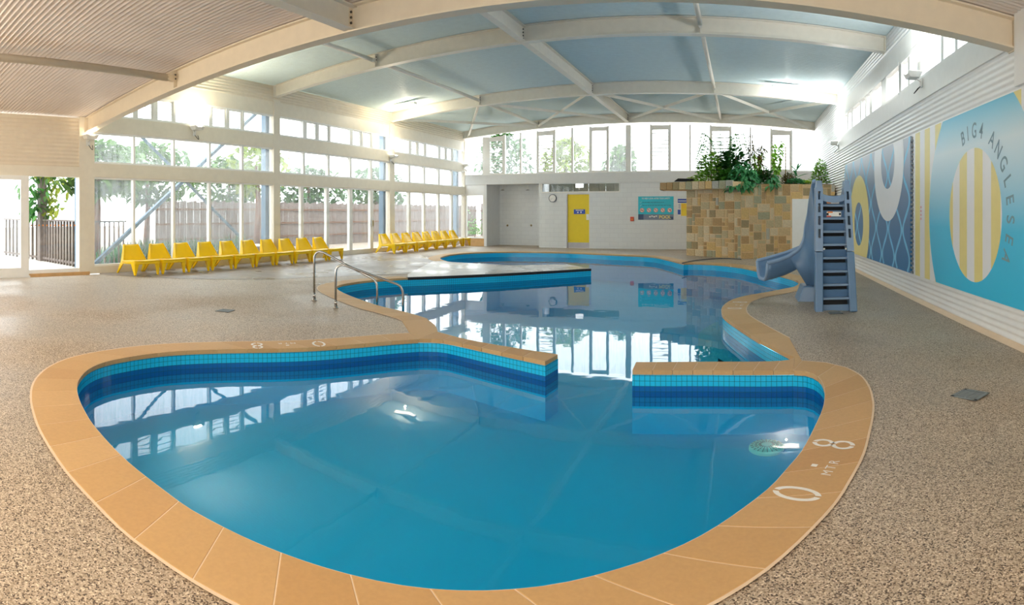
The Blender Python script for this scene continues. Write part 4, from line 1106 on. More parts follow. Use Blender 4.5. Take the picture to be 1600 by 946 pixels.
def stone_face(a, b, z0, z1, unit, skip=None):
    d = (b - a); d.z = 0; L = d.length; d.normalize(); ang = atan2(d.y, d.x); out = Vector((d.y, -d.x, 0))
    nx, nz = int(L / unit), int((z1 - z0) / unit); ux, uz = L / nx, (z1 - z0) / nz
    occ = [[False] * nz for _ in range(nx)]
    for k in range(nz):
        for i in range(nx):
            if occ[i][k]: continue
            ww, hh = rnd.choice([(1, 1), (2, 2), (2, 1), (1, 2), (2, 2), (3, 2), (2, 3), (2, 2), (3, 2)])
            while ww > 1 and (i + ww > nx or any(occ[i + q][k] for q in range(ww))): ww -= 1
            while hh > 1 and (k + hh > nz or any(occ[i + q][k + r] for q in range(ww) for r in range(hh))): hh -= 1
            for q in range(ww):
                for r in range(hh): occ[i + q][k + r] = True
            p = a + d * (ux * (i + ww / 2)) + Vector((0, 0, z0 + uz * (k + hh / 2)))
            if skip and skip(p): continue
            put_stone(p - out * 0.012, ux * ww - 0.024, uz * hh - 0.024, 0.05 + rnd.uniform(0, 0.014), ang, planter)
xd0, xd1, zd = WY(1237.5, 311, 19.25).x, WY(1273, 311, 19.25).x, WY(1240, 311, 19.25).z
stone_face(PA, PB, -0.05, 2.30, 0.132)
stone_face(PB, PC, -0.05, PH, 0.132, lambda p: xd0 - 0.06 < p.x < xd1 + 0.3 and p.z < zd + 0.04)
MB().box((xd0, 19.17, -0.06), (xd1 + 0.25, 19.26, zd)).build('access_panel', 'mark_white', planter)
ledge = [(-2.78, 20.25), (-0.25, 18.93), (0.12, 19.12), (0.1, 20.2), (-1.9, 21.4), (-2.78, 21.2)]
MB().prism([(x, y, 2.30) for x, y in ledge], (0, 0, 0.22)).build('ledge_slab', 'stone_bed', planter)
for (ax, ay), (bx, by), n in ((ledge[0], ledge[1], 11), (ledge[5], ledge[0], 3)):
    a, b = Vector((ax, ay, 0)), Vector((bx, by, 0)); d = (b - a).normalized()
    for i in range(n):
        p = a.lerp(b, (i + 0.5) / n); put_stone(p + Vector((0, 0, 2.42)), (b - a).length / n - 0.015, 0.26 + rnd.uniform(-.02, .02), 0.09, atan2(d.y, d.x), planter)
MB().prism([(-1.7, 20.9, PH - 0.02), (0.05, 19.4, PH - 0.02), (PC.x, 19.5, PH - 0.02), (PC.x, 23.5, PH - 0.02), (-1.7, 23.5, PH - 0.02)], (0, 0, 0.03)).build('soil', 'soil', planter)
tr = WY(1062, 281, 20.6); o = MB().hexa([tr + Vector(v) for v in ((-0.18, -0.15, -0.06), (0.55, -0.15, -0.06), (0.55, 0.2, -0.06), (-0.18, 0.2, -0.06), (-0.05, -0.1, 0.04), (0.55, -0.1, 0.02), (0.55, 0.15, 0.02), (-0.05, 0.15, 0.04))]).build('liner_sheet', 'black_plastic', planter)

# ------------------------------------------------------------------ plants
def leaf(m, base, d, L, W, bend=0.3, up=None, seg=3):
    d = Vector(d).normalized(); up = Vector((0, 0, 1)) if up is None else Vector(up)
    sd = d.cross(up)
    if sd.length < 0.05: sd = d.cross(Vector((1, 0.3, 0)))
    sd.normalize(); rows = []; p = Vector(base)
    for i in range(seg + 1):
        u = i / seg; w = W * (0.25 + 1.9 * u * (1 - u) + 0.25 * (1 - u)) * (0.06 if i == seg else 1)
        q = p + d * (L * u) + Vector((0, 0, -bend * L * u * u))
        rows.append([q - sd * w / 2, q - Vector((0, 0, 0.12 * w)), q + sd * w / 2])
    m.grid(rows)
def rdir(r, tilt=(0.1, 1.0)):
    a = r.uniform(0, 2 * pi); t = r.uniform(*tilt); return Vector((cos(a) * cos(t), sin(a) * cos(t), sin(t)))
ZP = PH
def bush(px, y, py_top, half_px, n, L, W, mat, label, name='leafy_shrub', bend=0.4, seed=1, low=ZP, drop=0.0, Y=None):
    Y = y; r = random.Random(seed); c = WY(px, 285, Y); top = WY(px, py_top, Y).z; hw = half_px * Y / F
    o = thing(name, label, 'plant', (c.x, Y, low)); m = MB(); st = MB()
    h = max(0.15, top - low)
    n = int(n * 2.2)
    for i in range(n):
        a = r.uniform(0, 2 * pi); q = sqrt(r.random()); zz = low - drop + (h + drop) * (0.08 + 0.9 * r.random()) * (1 - 0.35 * q * q)
        e = 1 - 0.45 * (zz - low) / h if zz > low else 1
        p = Vector((c.x + cos(a) * hw * q * e, Y + sin(a) * min(hw, 0.55) * q * e - (0.25 if zz < low else 0), zz))
        dd = Vector((cos(a), sin(a), 0)) * 0.8 + rdir(r) * 0.7 + Vector((0, -0.25, 0.1))
        leaf(m, p, dd, L * r.uniform(0.8, 1.4), W * r.uniform(0.8, 1.4), bend)
    for i in range(5):
        a = 2 * pi * i / 5; st.tube([(c.x + 0.03 * cos(a), Y + 0.03 * sin(a), low - 0.02), (c.x + hw * 0.25 * cos(a), Y + 0.15 * sin(a), low + h * 0.45), (c.x + hw * 0.45 * cos(a), Y + 0.25 * sin(a), low + h * 0.8)], [0.014, 0.01, 0.005], 5)
    m.build('foliage', mat, o, False, 'stuff'); st.build('stems', 'stem_brown', o, True, 'stuff')
    return o
def fern(px, y, py_top, half_px, nf, mat, label, seed=1):
    r = random.Random(seed); c = WY(px, 285, y); top = WY(px, py_top, y).z; hw = half_px * y / F
    o = thing('arching_fern', label, 'plant', (c.x, y, ZP))
    for i in range(nf):
        a = pi + (i / nf) * 2 * pi + r.uniform(-.2, .2); m = MB(); R = hw * r.uniform(0.7, 1.05); H = (top - ZP) * r.uniform(0.65, 1.0)
        pts = []
        for k in range(11):
            u = k / 10; pts.append(Vector((c.x + cos(a) * R * u ** 1.1, y + sin(a) * R * 0.6 * u, ZP + H * (1.0 - (1 - u * 1.25) ** 2 if u < 0.8 else 1 - (u - 0.8) * 2.0))))
        m.tube(pts, [0.009 * (1 - 0.07 * k) for k in range(11)], 5)
        for k in range(2, 30):
            u = k / 30 * 10; j = min(9, int(u)); p = pts[j].lerp(pts[j + 1], u - j); d = (pts[j + 1] - pts[j]).normalized(); sd = d.cross(Vector((0, 0, 1))).normalized()
            for s in (-1, 1): leaf(m, p, sd * s + d * 0.5, 0.22 * (1.1 - k / 34), 0.05, 0.5, None, 2)
        m.build('frond', mat, o)
fern(1128, 20.5, 206, 46, 19, 'leaf_mid', 'tall arching fern rising above the bright bush on the planter', 3)
bush(1110, 20.1, 236, 26, 420, 0.16, 0.09, 'leaf_bright', 'dense bright green bush at the ledge end of the planter', seed=2)
bush(1147, 20.2, 226, 26, 150, 0.34, 0.15, 'leaf_dark', 'dark broad leaved shrub between the fern and bamboo', seed=5)
bush(1137, 19.75, 262, 15, 60, 0.26, 0.17, 'leaf_mid', 'round leaved light green plant before the dark shrub', seed=6)
bush(1160, 19.55, 252, 23, 190, 0.24, 0.11, 'leaf_teal', 'deep green cut leaf plant drooping over the planter edge', 'drooping_philodendron', 0.9, 8, drop=0.28)
bush(1196, 19.8, 262, 13, 150, 0.16, 0.07, 'leaf_dark', 'small round dark shrub at the foot of the leafy sapling', seed=9)
bush(1207, 19.55, 272, 9, 46, 0.22, 0.10, 'leaf_teal', 'small fern like plant hanging over the planter front', 'drooping_philodendron', 0.9, 10, drop=0.22)
bush(1232, 19.8, 270, 12, 150, 0.12, 0.05, 'leaf_bronze', 'low grey green shrub beside the broad leaved rubber plant', seed=12)
bush(1243, 19.6, 279, 15, 150, 0.11, 0.06, 'leaf_teal', 'low blue green groundcover along the planter front', 'groundcover_plant', seed=13)
bush(1282, 19.9, 250, 15, 230, 0.13, 0.07, 'leaf_bright', 'rounded leafy shrub against the corrugated right wall', seed=14)
bush(1080, 20.7, 276, 9, 60, 0.12, 0.05, 'leaf_lime', 'small lime green plant on the stone ledge', seed=15, low=2.52)
bush(1265, 19.8, 281, 12, 90, 0.12, 0.05, 'leaf_lime', 'low lime groundcover before the rounded shrub', 'groundcover_plant', seed=16)
def stalks(px, y, py_top, n, mat, label, name, seed, leafL, leafW, per, spread, tilt=(-0.3, 0.6), start=0.35):
    r = random.Random(seed); c = WY(px, 285, y); top = WY(px, py_top, y).z; o = thing(name, label, 'plant', (c.x, y, ZP))
    for i in range(n):
        m = MB(); a = 2 * pi * i / n + r.uniform(-.3, .3); H = (top - ZP) * r.uniform(0.8, 1.0) if i else (top - ZP); s = spread * r.uniform(0.4, 1)
        b = Vector((c.x + 0.06 * cos(a), y + 0.06 * sin(a), ZP)); t_ = Vector((c.x + s * cos(a), y + s * sin(a), ZP + H))
        MB().tube([b, b.lerp(t_, 0.5) + Vector((0, 0, 0.03)), t_], [0.013, 0.010, 0.005], 6).build('stem', 'stem_brown', o, True)
        for q in range(per):
            p = b.lerp(t_, start + (1 - start) * (q + 0.5) / per); leaf(m, p, rdir(r, tilt), leafL * r.uniform(0.7, 1.2), leafW, 0.5)
        m.build('foliage', mat, o, False, 'stuff')
stalks(1172, 20.4, 202, 3, 'leaf_bronze', 'tall wispy bamboo with thin dark stems on the planter', 'bamboo_plant', 21, 0.34, 0.035, 40, 0.12)
stalks(1186, 20.2, 224, 4, 'leaf_bronze', 'bronze spiky leaved plant right beside the bamboo', 'spiky_dracaena', 22, 0.36, 0.06, 60, 0.24, (-0.4, 0.9), 0.2)
stalks(1183, 20.0, 238, 3, 'leaf_bright', 'bright leafy plant below the bronze spiky leaves', 'leafy_shrub', 27, 0.2, 0.07, 40, 0.25, (-0.4, 0.7), 0.1)
stalks(1212, 20.1, 221, 3, 'leaf_bright', 'slim leafy sapling standing apart before the louvred window', 'leafy_sapling', 23, 0.18, 0.09, 60, 0.22, (-0.6, 0.5), 0.25)
stk = WY(1227.5, 285, 20.0); o = thing('garden_stake', 'thin bare brown stake beside the slim sapling', 'stake', (stk.x, 20.0, ZP))
MB().tube([(stk.x, 20.0, ZP), (stk.x, 20.0, WY(1227.5, 229, 20).z)], [0.02, 0.014], 8).build('cane', 'stem_brown', o, True)
MB().lathe((stk.x, 20.0, ZP + 0.5), [(0.024, 0), (0.024, 0.02)], n=8).build('tie', 'leaf_mid', o)
c = WY(1245, 285, 19.9); o = thing('rubber_plant', 'upright plant with a few long broad leaves before the frosted pane', 'plant', (c.x, 19.9, ZP))
MB().tube([(c.x, 19.9, ZP), (c.x - 0.05, 19.9, ZP + 0.3), (c.x, 19.9, ZP + 0.6)], [0.02, 0.016, 0.008], 7).build('stem', 'stem_brown', o, True)
for i, (dx, dz, L, h) in enumerate(((-1, 0.55, 0.42, 0.3), (-0.7, 0.9, 0.4, 0.45), (0.2, 1, 0.36, 0.5), (0.9, 0.55, 0.5, 0.25), (1, 0.25, 0.42, 0.12), (-1, 0.2, 0.36, 0.2), (0.55, 1.0, 0.42, 0.5), (-0.3, 0.7, 0.35, 0.3))):
    m = MB(); leaf(m, (c.x, 19.9, ZP + h), (dx, -0.35 + 0.1 * (i % 3), dz), L, 0.14, 0.25); m.build('leaf', 'leaf_teal', o)

# ------------------------------------------------------------------ signs and fittings on the end wall
YS = YE - 0.012
def rect_px(x0, y0, x1, y1, Y): a, b = WY(x0, y1, Y), WY(x1, y0, Y); return a.x, a.z, b.x, b.z
a0, c0, a1, c1 = rect_px(997.3, 307, 1052.5, 343.6, YE)
sg = thing('safety_sign', 'turquoise pool safety sign with five round symbols and the word POOL', 'sign', ((a0 + a1) / 2, YS, c0))
def patch(u0, v0, u1, v1, mat, name, lift, par, bx=(a0, c0, a1, c1)):
    x0, z0, x1, z1 = bx; return MB().box((x0 + (x1 - x0) * u0, YS - lift, z0 + (z1 - z0) * v0), (x0 + (x1 - x0) * u1, YS - lift + 0.004, z0 + (z1 - z0) * v1)).build(name, mat, par)
patch(0, 0, 1, 1, 'sign_teal', 'board', 0.0, sg); patch(0, 0, 1, 0.235, 'sign_grey', 'lower_band', 0.003, sg); patch(0, 0, 0.15, 0.235, 'sign_navy', 'corner_block', 0.005, sg); patch(0.88, 0.0, 0.99, 0.13, 'sign_navy', 'corner_emblem', 0.005, sg)
W, H = a1 - a0, c1 - c0
def sign_text(t_, u, v, size, mat, sx=1.0, lift=0.010):
    m = MB(); put_text(m, t_, size, (a0 + W * u, YS - lift, c0 + H * v), (1, 0, 0), (0, 0, 1), sx); m.build('lettering', mat, sg)
sign_text('TO HELP LOOK AFTER YOUR SAFETY', 0.5, 0.91, 0.092, 'mark_white', 0.82); sign_text('POOL', 0.76, 0.115, 0.20, 'lettering_yellow', 1.0)
for v, u1 in ((0.745, 0.73), (0.615, 0.93)):
    u = 0.12
    while u < u1: wd = 0.03 + 0.05 * rnd.random(); patch(u, v - 0.014, min(u + wd, u1), v + 0.014, 'sign_dark_teal', 'print_line', 0.006, sg); u += wd + 0.016
    m = MB(); m.bar((a0 + W * 0.05, YS - 0.006, c0 + H * v), (a0 + W * 0.065, YS - 0.006, c0 + H * (v - 0.03)), 0.004, 0.02, (0, 1, 0)); m.bar((a0 + W * 0.065, YS - 0.006, c0 + H * (v - 0.03)), (a0 + W * 0.095, YS - 0.006, c0 + H * (v + 0.04)), 0.004, 0.02, (0, 1, 0)); m.build('tick', 'mark_white', sg)
for i in range(5):
    cx_, cz_ = a0 + W * (0.11 + 0.195 * i), c0 + H * 0.41; rr_ = 0.062 * W
    m = MB().lathe((cx_, YS - 0.001, cz_), [(rr_, 0), (rr_, 0.006)], (0, -1, 0), 24); sd_ = m.build('symbol_disc', 'mark_white', sg)
    m = MB(); rw2 = [[(cx_ + q * cos(2 * pi * k_ / 24), YS - 0.0085, cz_ + q * sin(2 * pi * k_ / 24)) for k_ in range(25)] for q in (rr_ * 0.93, rr_ * 0.72)]; m.grid(rw2); m.build('symbol_ring', 'red_plastic', sd_)
    m = MB().box((cx_ - rr_ * (0.5 if i == 0 else 0.18), YS - 0.009, cz_ - rr_ * 0.25), (cx_ + rr_ * (0.45 if i in (0, 4) else 0.15), YS - 0.007, cz_ + rr_ * (0.15 if i == 0 else 0.35))); m.build('symbol_figure', 'black_print', sd_)
    MB().bar((cx_ - rr_ * 0.6, YS - 0.0095, cz_ + rr_ * 0.6), (cx_ + rr_ * 0.6, YS - 0.0095, cz_ - rr_ * 0.6), rr_ * 0.2, 0.002, (0, 1, 0)).build('symbol_bar', 'red_plastic', sd_)
for q in range(4): patch(0.31 + 0.06 * q, 0.10 + 0.03 * (q % 2), 0.355 + 0.06 * q, 0.16 + 0.02 * (q % 2), 'mark_white', 'print_line', 0.006, sg)
bx = rect_px(1059, 311, 1073, 337.5, YE)
s2 = thing('notice_sign', 'narrow blue and yellow notice between the turquoise sign and stone planter', 'sign', ((bx[0] + bx[2]) / 2, YS, bx[1]))
patch(0, 0, 1, 1, 'mark_white', 'board', 0.0, s2, bx); patch(0, 0.77, 1, 1, 'sign_blue', 'heading_panel', 0.004, s2, bx); patch(0.05, 0.86, 0.95, 0.90, 'mark_white', 'print_line', 0.007, s2, bx)
patch(0.37, 0, 1, 0.74, 'sign_yellow', 'yellow_panel', 0.004, s2, bx); patch(0, 0.08, 0.32, 0.37, 'sign_blue', 'blue_panel', 0.004, s2, bx)
for q in range(4): patch(0.06, 0.45 + 0.07 * q, 0.3, 0.475 + 0.07 * q, 'sign_blue', 'print_line', 0.006, s2, bx); patch(0.44, 0.46 + 0.065 * q, 0.92, 0.475 + 0.065 * q, 'orange_print', 'print_line', 0.006, s2, bx)
bx = rect_px(896.3, 327.3, 913.8, 334.6, YE)
s3 = thing('door_sign', 'small blue sign with white symbols on the yellow door', 'sign', ((bx[0] + bx[2]) / 2, YE + 0.04, bx[1]))
MB().box((bx[0], YE + 0.035, bx[1]), (bx[2], YE + 0.05, bx[3])).build('plate', 'sign_blue', s3)
for u0, v0, u1, v1 in ((0.18, 0.72, 0.85, 0.86), (0.3, 0.2, 0.42, 0.5), (0.58, 0.2, 0.7, 0.55)):
    MB().box((bx[0] + (bx[2] - bx[0]) * u0, YE + 0.03, bx[1] + (bx[3] - bx[1]) * v0), (bx[0] + (bx[2] - bx[0]) * u1, YE + 0.036, bx[1] + (bx[3] - bx[1]) * v1)).build('symbol', 'mark_white', s3)
bx = rect_px(985, 339, 990.5, 345.8, YE)
s4 = thing('call_point', 'small square red call point beside the turquoise sign', 'call point', (bx[0], YS, bx[1]))
soft(MB().box((bx[0], YE - 0.05, bx[1]), (bx[2], YE, bx[3])).build('housing', 'red_plastic', s4), 0.01)
MB().box((bx[0] + 0.04, YE - 0.055, bx[1] + 0.05), (bx[2] - 0.04, YE - 0.049, bx[3] - 0.08)).build('window', 'orange_print', s4)
bx = rect_px(899.5, 286.5, 912.5, 294, YE - 0.08)
s5 = thing('exit_light', 'small white emergency light box over the yellow door', 'light', (bx[0], YE - 0.1, bx[1]))
MB().box((bx[0], YE - 0.13, bx[1]), (bx[2], YE - 0.08, bx[3])).build('body', 'lamp_housing', s5); MB().box((bx[0] + 0.02, YE - 0.136, bx[1] + 0.02), (bx[2] - 0.02, YE - 0.13, bx[3] - 0.02)).build('panel', 'exit_panel', s5)
cc = WY(863.3, 310, YE - 0.05)
ck = thing('wall_clock', 'round white wall clock with dark rim left of the yellow door', 'clock', cc)
MB().lathe(cc + Vector((0, 0.05, 0)), [(0.185, 0), (0.185, 0.05), (0.16, 0.055)], (0, -1, 0), 32).build('rim', 'clock_rim', ck, False)
MB().lathe(cc, [(0.158, 0), (0.158, 0.006)], (0, -1, 0), 32).build('dial', 'mark_white', ck)
for q in range(12):
    a = 2 * pi * q / 12; d = Vector((sin(a), 0, cos(a))); MB().bar(cc + d * 0.125 + Vector((0, -0.008, 0)), cc + d * 0.15 + Vector((0, -0.008, 0)), 0.004, 0.008, (0, 1, 0)).build('hour_mark', 'black_print', ck)
for a, L in ((-2.4, 0.085), (-2.0, 0.12)): MB().bar(cc + Vector((0, -0.01, 0)), cc + Vector((sin(a) * L, -0.01, cos(a) * L)), 0.003, 0.01, (0, 1, 0)).build('hand', 'black_print', ck)
YA = YE + 1.5
for px, lab in ((789, 'wall shower in the alcove nearer the side window'), (828, 'wall shower in the alcove nearer the wall clock')):
    p = WY(px, 286, YA); h = WY(px, 297, YA - 0.3); o = thing('wall_shower', lab, 'shower', (p.x, YA, 1.0))
    arm_ = MB().tube([(p.x, YA, h.z + 0.32), (p.x, YA - 0.2, h.z + 0.30), (p.x, YA - 0.3, h.z + 0.2), (p.x, YA - 0.3, h.z + 0.02)], 0.014, 8); arm_ = arm_.build('shower_arm', 'mark_white', o, True)
    MB().lathe((p.x, YA - 0.3, h.z - 0.02), [(0.09, 0), (0.09, 0.02), (0.02, 0.05)], n=16).build('shower_head', 'steel', arm_, True)
    t_ = WY(px + 4 if px < 800 else px + 2, 352.5, YA); MB().lathe((t_.x, YA, t_.z), [(0.05, 0), (0.05, 0.015), (0.03, 0.03), (0.03, 0.07)], (0, -1, 0), 14).build('tap', 'brass', o, True)

# ------------------------------------------------------------------ drains, suction grate, depth marks, hose
def drain(c, sz, rot, label, bars=7):
    c = Vector(c); o = thing('floor_drain', label, 'drain', c, rz=0); Rm = Matrix.Rotation(rot, 3, 'Z')
    def rb(x0, y0, x1, y1, z0, z1, mat, name): 
        MB().hexa([c + Rm @ Vector(v) for v in ((x0, y0, z0), (x1, y0, z0), (x1, y1, z0), (x0, y1, z0), (x0, y0, z1), (x1, y0, z1), (x1, y1, z1), (x0, y1, z1))]).build(name, mat, o)
    h = sz / 2
    rb(-h, -h, h, h, 0.0, 0.003, 'black_plastic', 'sump')
    for q in (((-h, -h), (h, -h * 0.78)), ((-h, h * 0.78), (h, h)), ((-h, -h), (-h * 0.78, h)), ((h * 0.78, -h), (h, h))): rb(q[0][0], q[0][1], q[1][0], q[1][1], 0.002, 0.008, 'drain_grey', 'frame')
    for i in range(bars):
        x = -h * 0.7 + 1.4 * h * (i + 0.5) / bars; rb(x - h * 0.05, -h * 0.78, x + h * 0.05, h * 0.78, 0.003, 0.007, 'drain_grey', 'grate_bar')
    rb(-h * 0.78, -h * 0.07, h * 0.78, h * 0.07, 0.004, 0.0075, 'drain_grey', 'cross_bar')
p = G(1516, 623.5, -0.06); drain((p.x, p.y, floor_z(p.x, p.y)), 0.24, radians(38), 'square grey floor grate on the deck beside the striped disc mural')
p = G(352, 486, 0); drain((p.x, p.y, 0), 0.22, radians(20), 'small floor grate on the open deck before the yellow chairs')
p = G(1303, 489, -0.02); drain((p.x, p.y - 0.12, floor_z(p.x, p.y) + 0.001), 0.2, radians(2), 'small dark floor grate at the foot of the slide ladder')
sc_ = G(1198, 702, -0.598); su = thing('suction_grate', 'round pale suction grate on the wading pool floor', 'grate', sc_)
MB().lathe(sc_, [(0.16, 0), (0.16, 0.02), (0.145, 0.03), (0.02, 0.045)], n=32).build('cover', 'suction_white', su)
for q in range(3):
    for k_ in range(20):
        a = 2 * pi * k_ / 20; d = Vector((cos(a), sin(a), 0)); r0 = 0.05 + 0.035 * q
        MB().bar(sc_ + d * r0 + Vector((0, 0, 0.044 - 0.0045 * q)), sc_ + d * (r0 + 0.024) + Vector((0, 0, 0.040 - 0.0045 * q)), 0.006, 0.006).build('slot', 'drain_grey', su)
def depth_mark(px, py, label, sc=1.0):
    c = G(px, py, TOP).to_2d(); best = min(range(npool), key=lambda i: (pool[i] - c).length)
    tn = (pool[(best + 2) % npool] - pool[best - 2]).normalized(); up = pool[best] - c; up = (up - tn * up.dot(tn)).normalized()
    rt = Vector((up.y, -up.x)); o = thing('depth_marking', label, 'marking', (c.x, c.y, TOP)); z = TOP + 0.0015
    def pt(u, v): q = c + rt * u * sc + up * v * sc; return (q.x, q.y, z)
    def half(cu, cv, rx, ry, th, a0, a1):
        m = MB(); rows = [[], []]
        for k_ in range(15):
            a = a0 + (a1 - a0) * k_ / 14; rows[0].append(pt(cu + rx * cos(a), cv + ry * sin(a))); rows[1].append(pt(cu + (rx - th) * cos(a), cv + (ry - th * 1.3) * sin(a)))
        m.grid(rows).build('stencil_stroke', 'mark_white', o)
    for a0, a1 in ((pi / 2 + .12, 3 * pi / 2 - .12), (-pi / 2 + .12, pi / 2 - .12)):
        half(-0.36, 0, 0.075, 0.135, 0.026, a0, a1); half(0.34, 0.066, 0.06, 0.072, 0.024, a0, a1); half(0.34, -0.066, 0.068, 0.078, 0.024, a0, a1)
    MB().add([pt(-0.018, 0.0), pt(0.018, 0.0), pt(0.018, 0.036), pt(-0.018, 0.036)], [(0, 1, 2, 3)]).build('stencil_dot', 'mark_white', o)
    for ch, u in zip('MTR', (-0.075, 0.0, 0.075)):
        vs_, fs_ = glyphs(ch, 0.085, 0.0); MB().add([pt(u + v.x, -0.085 + v.y) for v in vs_], fs_).build('stencil_letter', 'mark_white', o)
depth_mark(1277, 728.5, 'white stencilled depth mark 0.8 MTR on coping near the suction grate')
depth_mark(449, 539.5, 'white stencilled depth mark 0.8 MTR on coping near the handrails')
depth_mark(1152, 477, 'white stencilled depth mark on coping before the slide', 0.9)
depth_mark(512, 441.5, 'white stencilled depth mark on coping behind the handrails', 0.9)
hp = [G(x, y, 0.02) for x, y in ((1066, 411.5), (1085, 407.5), (1110, 405), (1135, 404), (1158, 405.3))]
tag(MB().tube(spline(hp, 0.15), 0.018, 8).build('water_hose', 'hose', None, True), 'thin dark hose lying from the pool edge to the stone planter', 'hose')

# ------------------------------------------------------------------ outside the windows
struct('ground_outside', MB().box((-60, -30, -0.4), (XL - 0.18, 70, -0.06)).box((XL - 0.18, YE + 2.0, -0.4), (40, 70, -0.06)).box((XR + 0.3, -30, -0.4), (40, YE + 2.0, -0.06)), 'ground_outside')
struct('floor_outside_deck', MB().box((-20, -6, -0.05), (XL - 0.19, 6.75, 0.03)), 'deck_outside')
COLX = -13.38
names = ('beside the sliding door corner post', 'between the two rows of yellow chairs and the brace', 'behind the far row of yellow chairs', 'at the far corner of the window wall')
for y, nm_ in zip(BEAMS, names):
    o = thing('steel_column', 'blue grey outside steel column ' + nm_, 'column', (COLX, y, -0.06))
    MB().box((COLX - 0.006, y - 0.1, -0.06), (COLX + 0.006, y + 0.1, 5.3)).build('web', 'blue_steel', o)
    for s in (-1, 1): MB().box((COLX - 0.1, y + s * 0.1 - 0.008, -0.06), (COLX + 0.1, y + s * 0.1 + 0.008, 5.3)).build('flange', 'blue_steel', o)
for (ya, za), (yb, zb), lab in (((6.55, 0.12), (12.5, 4.85), 'blue grey diagonal brace rising towards the far column outside'), ((6.55, 4.85), (12.5, 0.12), 'blue grey diagonal brace falling towards the far column outside')):
    o = thing('outside_brace', lab, 'brace', (COLX, (ya + yb) / 2, min(za, zb)))
    x = COLX + (0.05 if za < zb else -0.05)
    MB().bar((x, ya, za), (x, yb, zb), 0.012, 0.12, (1, 0, 0)).build('flat_leg', 'blue_steel', o); MB().bar((x + 0.05, ya, za - 0.05), (x + 0.05, yb, zb - 0.05), 0.09, 0.012, (1, 0, 0)).build('upright_leg', 'blue_steel', o)
# picket railings of the timber deck
def railing(a, b, n, label, mat, h=1.25, wd=0.07):
    a, b = Vector((*a, 0.03)), Vector((*b, 0.03)); o = thing('picket_railing', label, 'railing', (a + b) / 2)
    MB().bar(a + Vector((0, 0, h)), b + Vector((0, 0, h)), 0.09, 0.045).build('top_rail', 'timber_grey', o); MB().bar(a + Vector((0, 0, 0.1)), b + Vector((0, 0, 0.1)), 0.05, 0.06).build('bottom_rail', mat, o)
    for i in range(n):
        p = a.lerp(b, (i + 0.5) / n); MB().bar(p, p + Vector((0, 0, h - 0.02)), wd, 0.025, (b - a)).build('picket', mat, o)
railing((-16.55, 6.60), (-13.72, 6.72), 15, 'grey timber picket railing between the vine post and the window wall', 'timber_grey')
railing((-19.5, 6.3), (-16.9, 6.58), 9, 'grey timber picket railing beyond the vine covered post', 'timber_grey')
railing((-13.62, 6.8), (-13.55, 7.75), 7, 'short brown picket railing just outside the first window pane', 'timber_brown', 1.24, 0.06)
o = thing('vine_post', 'timber post wrapped in a yellow green leafy vine on the deck', 'post', (-16.7, 6.6, 0))
MB().box((-16.84, 6.5, 0), (-16.6, 6.72, 3.4)).build('post', 'timber_grey', o)
r = random.Random(41)
for mat, n, off in (('vine_green', 170, -0.25), ('vine_lime', 150, 0.35), ('tree_green', 110, 0.05)):
    m = MB()
    for i in range(n):
        z = r.uniform(1.35, 3.3); sp_ = 0.25 + 0.42 * (z - 1.3) / 2
        leaf(m, (-16.7 + r.gauss(0, 0.22), 6.55 + off + r.gauss(0, sp_ * 0.55), z), rdir(r, (-1.2, 0.6)) + Vector((0.6, 0, 0)), r.uniform(0.12, 0.24), r.uniform(0.1, 0.2), 0.5)
    m.build('vine_leaves', mat, o, False, 'stuff')
# paling fences
def fence(a, b, h, label):
    a, b = Vector((*a, -0.06)), Vector((*b, -0.06)); L = (b - a).length; n = int(L / 0.16); o = thing('paling_fence', label, 'fence', (a + b) / 2); d = (b - a).normalized(); nr = Vector((d.y, -d.x, 0))
    m = MB()
    for i in range(n): m.bar(a.lerp(b, (i + 0.5) / n) + nr * 0.01 * (i % 2), a.lerp(b, (i + 0.5) / n) + nr * 0.01 * (i % 2) + Vector((0, 0, h + 0.03 * (i % 3))), 0.15, 0.02, nr)
    m.build('palings', 'fence_timber', o, False, 'stuff')
    for z in (0.5, 1.1, 1.7): MB().bar(a + nr * 0.06 + Vector((0, 0, z)), b + nr * 0.06 + Vector((0, 0, z)), 0.04, 0.08).build('fence_rail', 'timber_brown', o)
fence((-19.5, 12.5), (-17.5, 36), 2.0, 'tall weathered paling fence beyond the sliding doors')
fence((-17.2, 36.1), (8, 36.1), 2.2, 'tall weathered paling fence behind the end wall')
def tree(x, y, h, rad, trunk, mat, label, seed, n=900, ls=0.46, base=1.0):
    r = random.Random(seed); o = thing('garden_tree', label, 'tree', (x, y, -0.06))
    MB().tube([(x, y, -0.06), (x + 0.15, y, h * 0.4), (x - 0.1, y + 0.1, h * 0.8)], [trunk, trunk * 0.8, trunk * 0.4], 8).build('trunk', 'bark', o, True)
    m = MB()
    for i in range(n):
        a, q, t_ = r.uniform(0, 2 * pi), r.random() ** 0.5, r.uniform(-1, 1)
        e = sqrt(max(0.05, 1 - t_ * t_)); leaf(m, (x + cos(a) * rad * q * e, y + sin(a) * rad * q * e, base + (h - base) * (0.5 + 0.5 * t_)), rdir(r, (-0.8, 0.8)), ls * r.uniform(0.6, 1.3), ls * 0.6, 0.3, None, 2)
    m.build('crown', mat, o, False, 'stuff')
tree(-18.2, 9.2, 4.0, 1.9, 0.16, 'tree_green', 'green tree with a straight trunk beyond the crossed steel braces', 51, base=2.2)
tree(-21.0, 13.0, 4.4, 2.2, 0.14, 'tree_green', 'bushy tree leaning over the fence beyond the crossed braces', 52, base=2.0)
tree(-17.0, 15.6, 4.2, 1.5, 0.15, 'tree_lime', 'red barked tree standing before the fence outside the sliding doors', 53, 300, base=2.3)
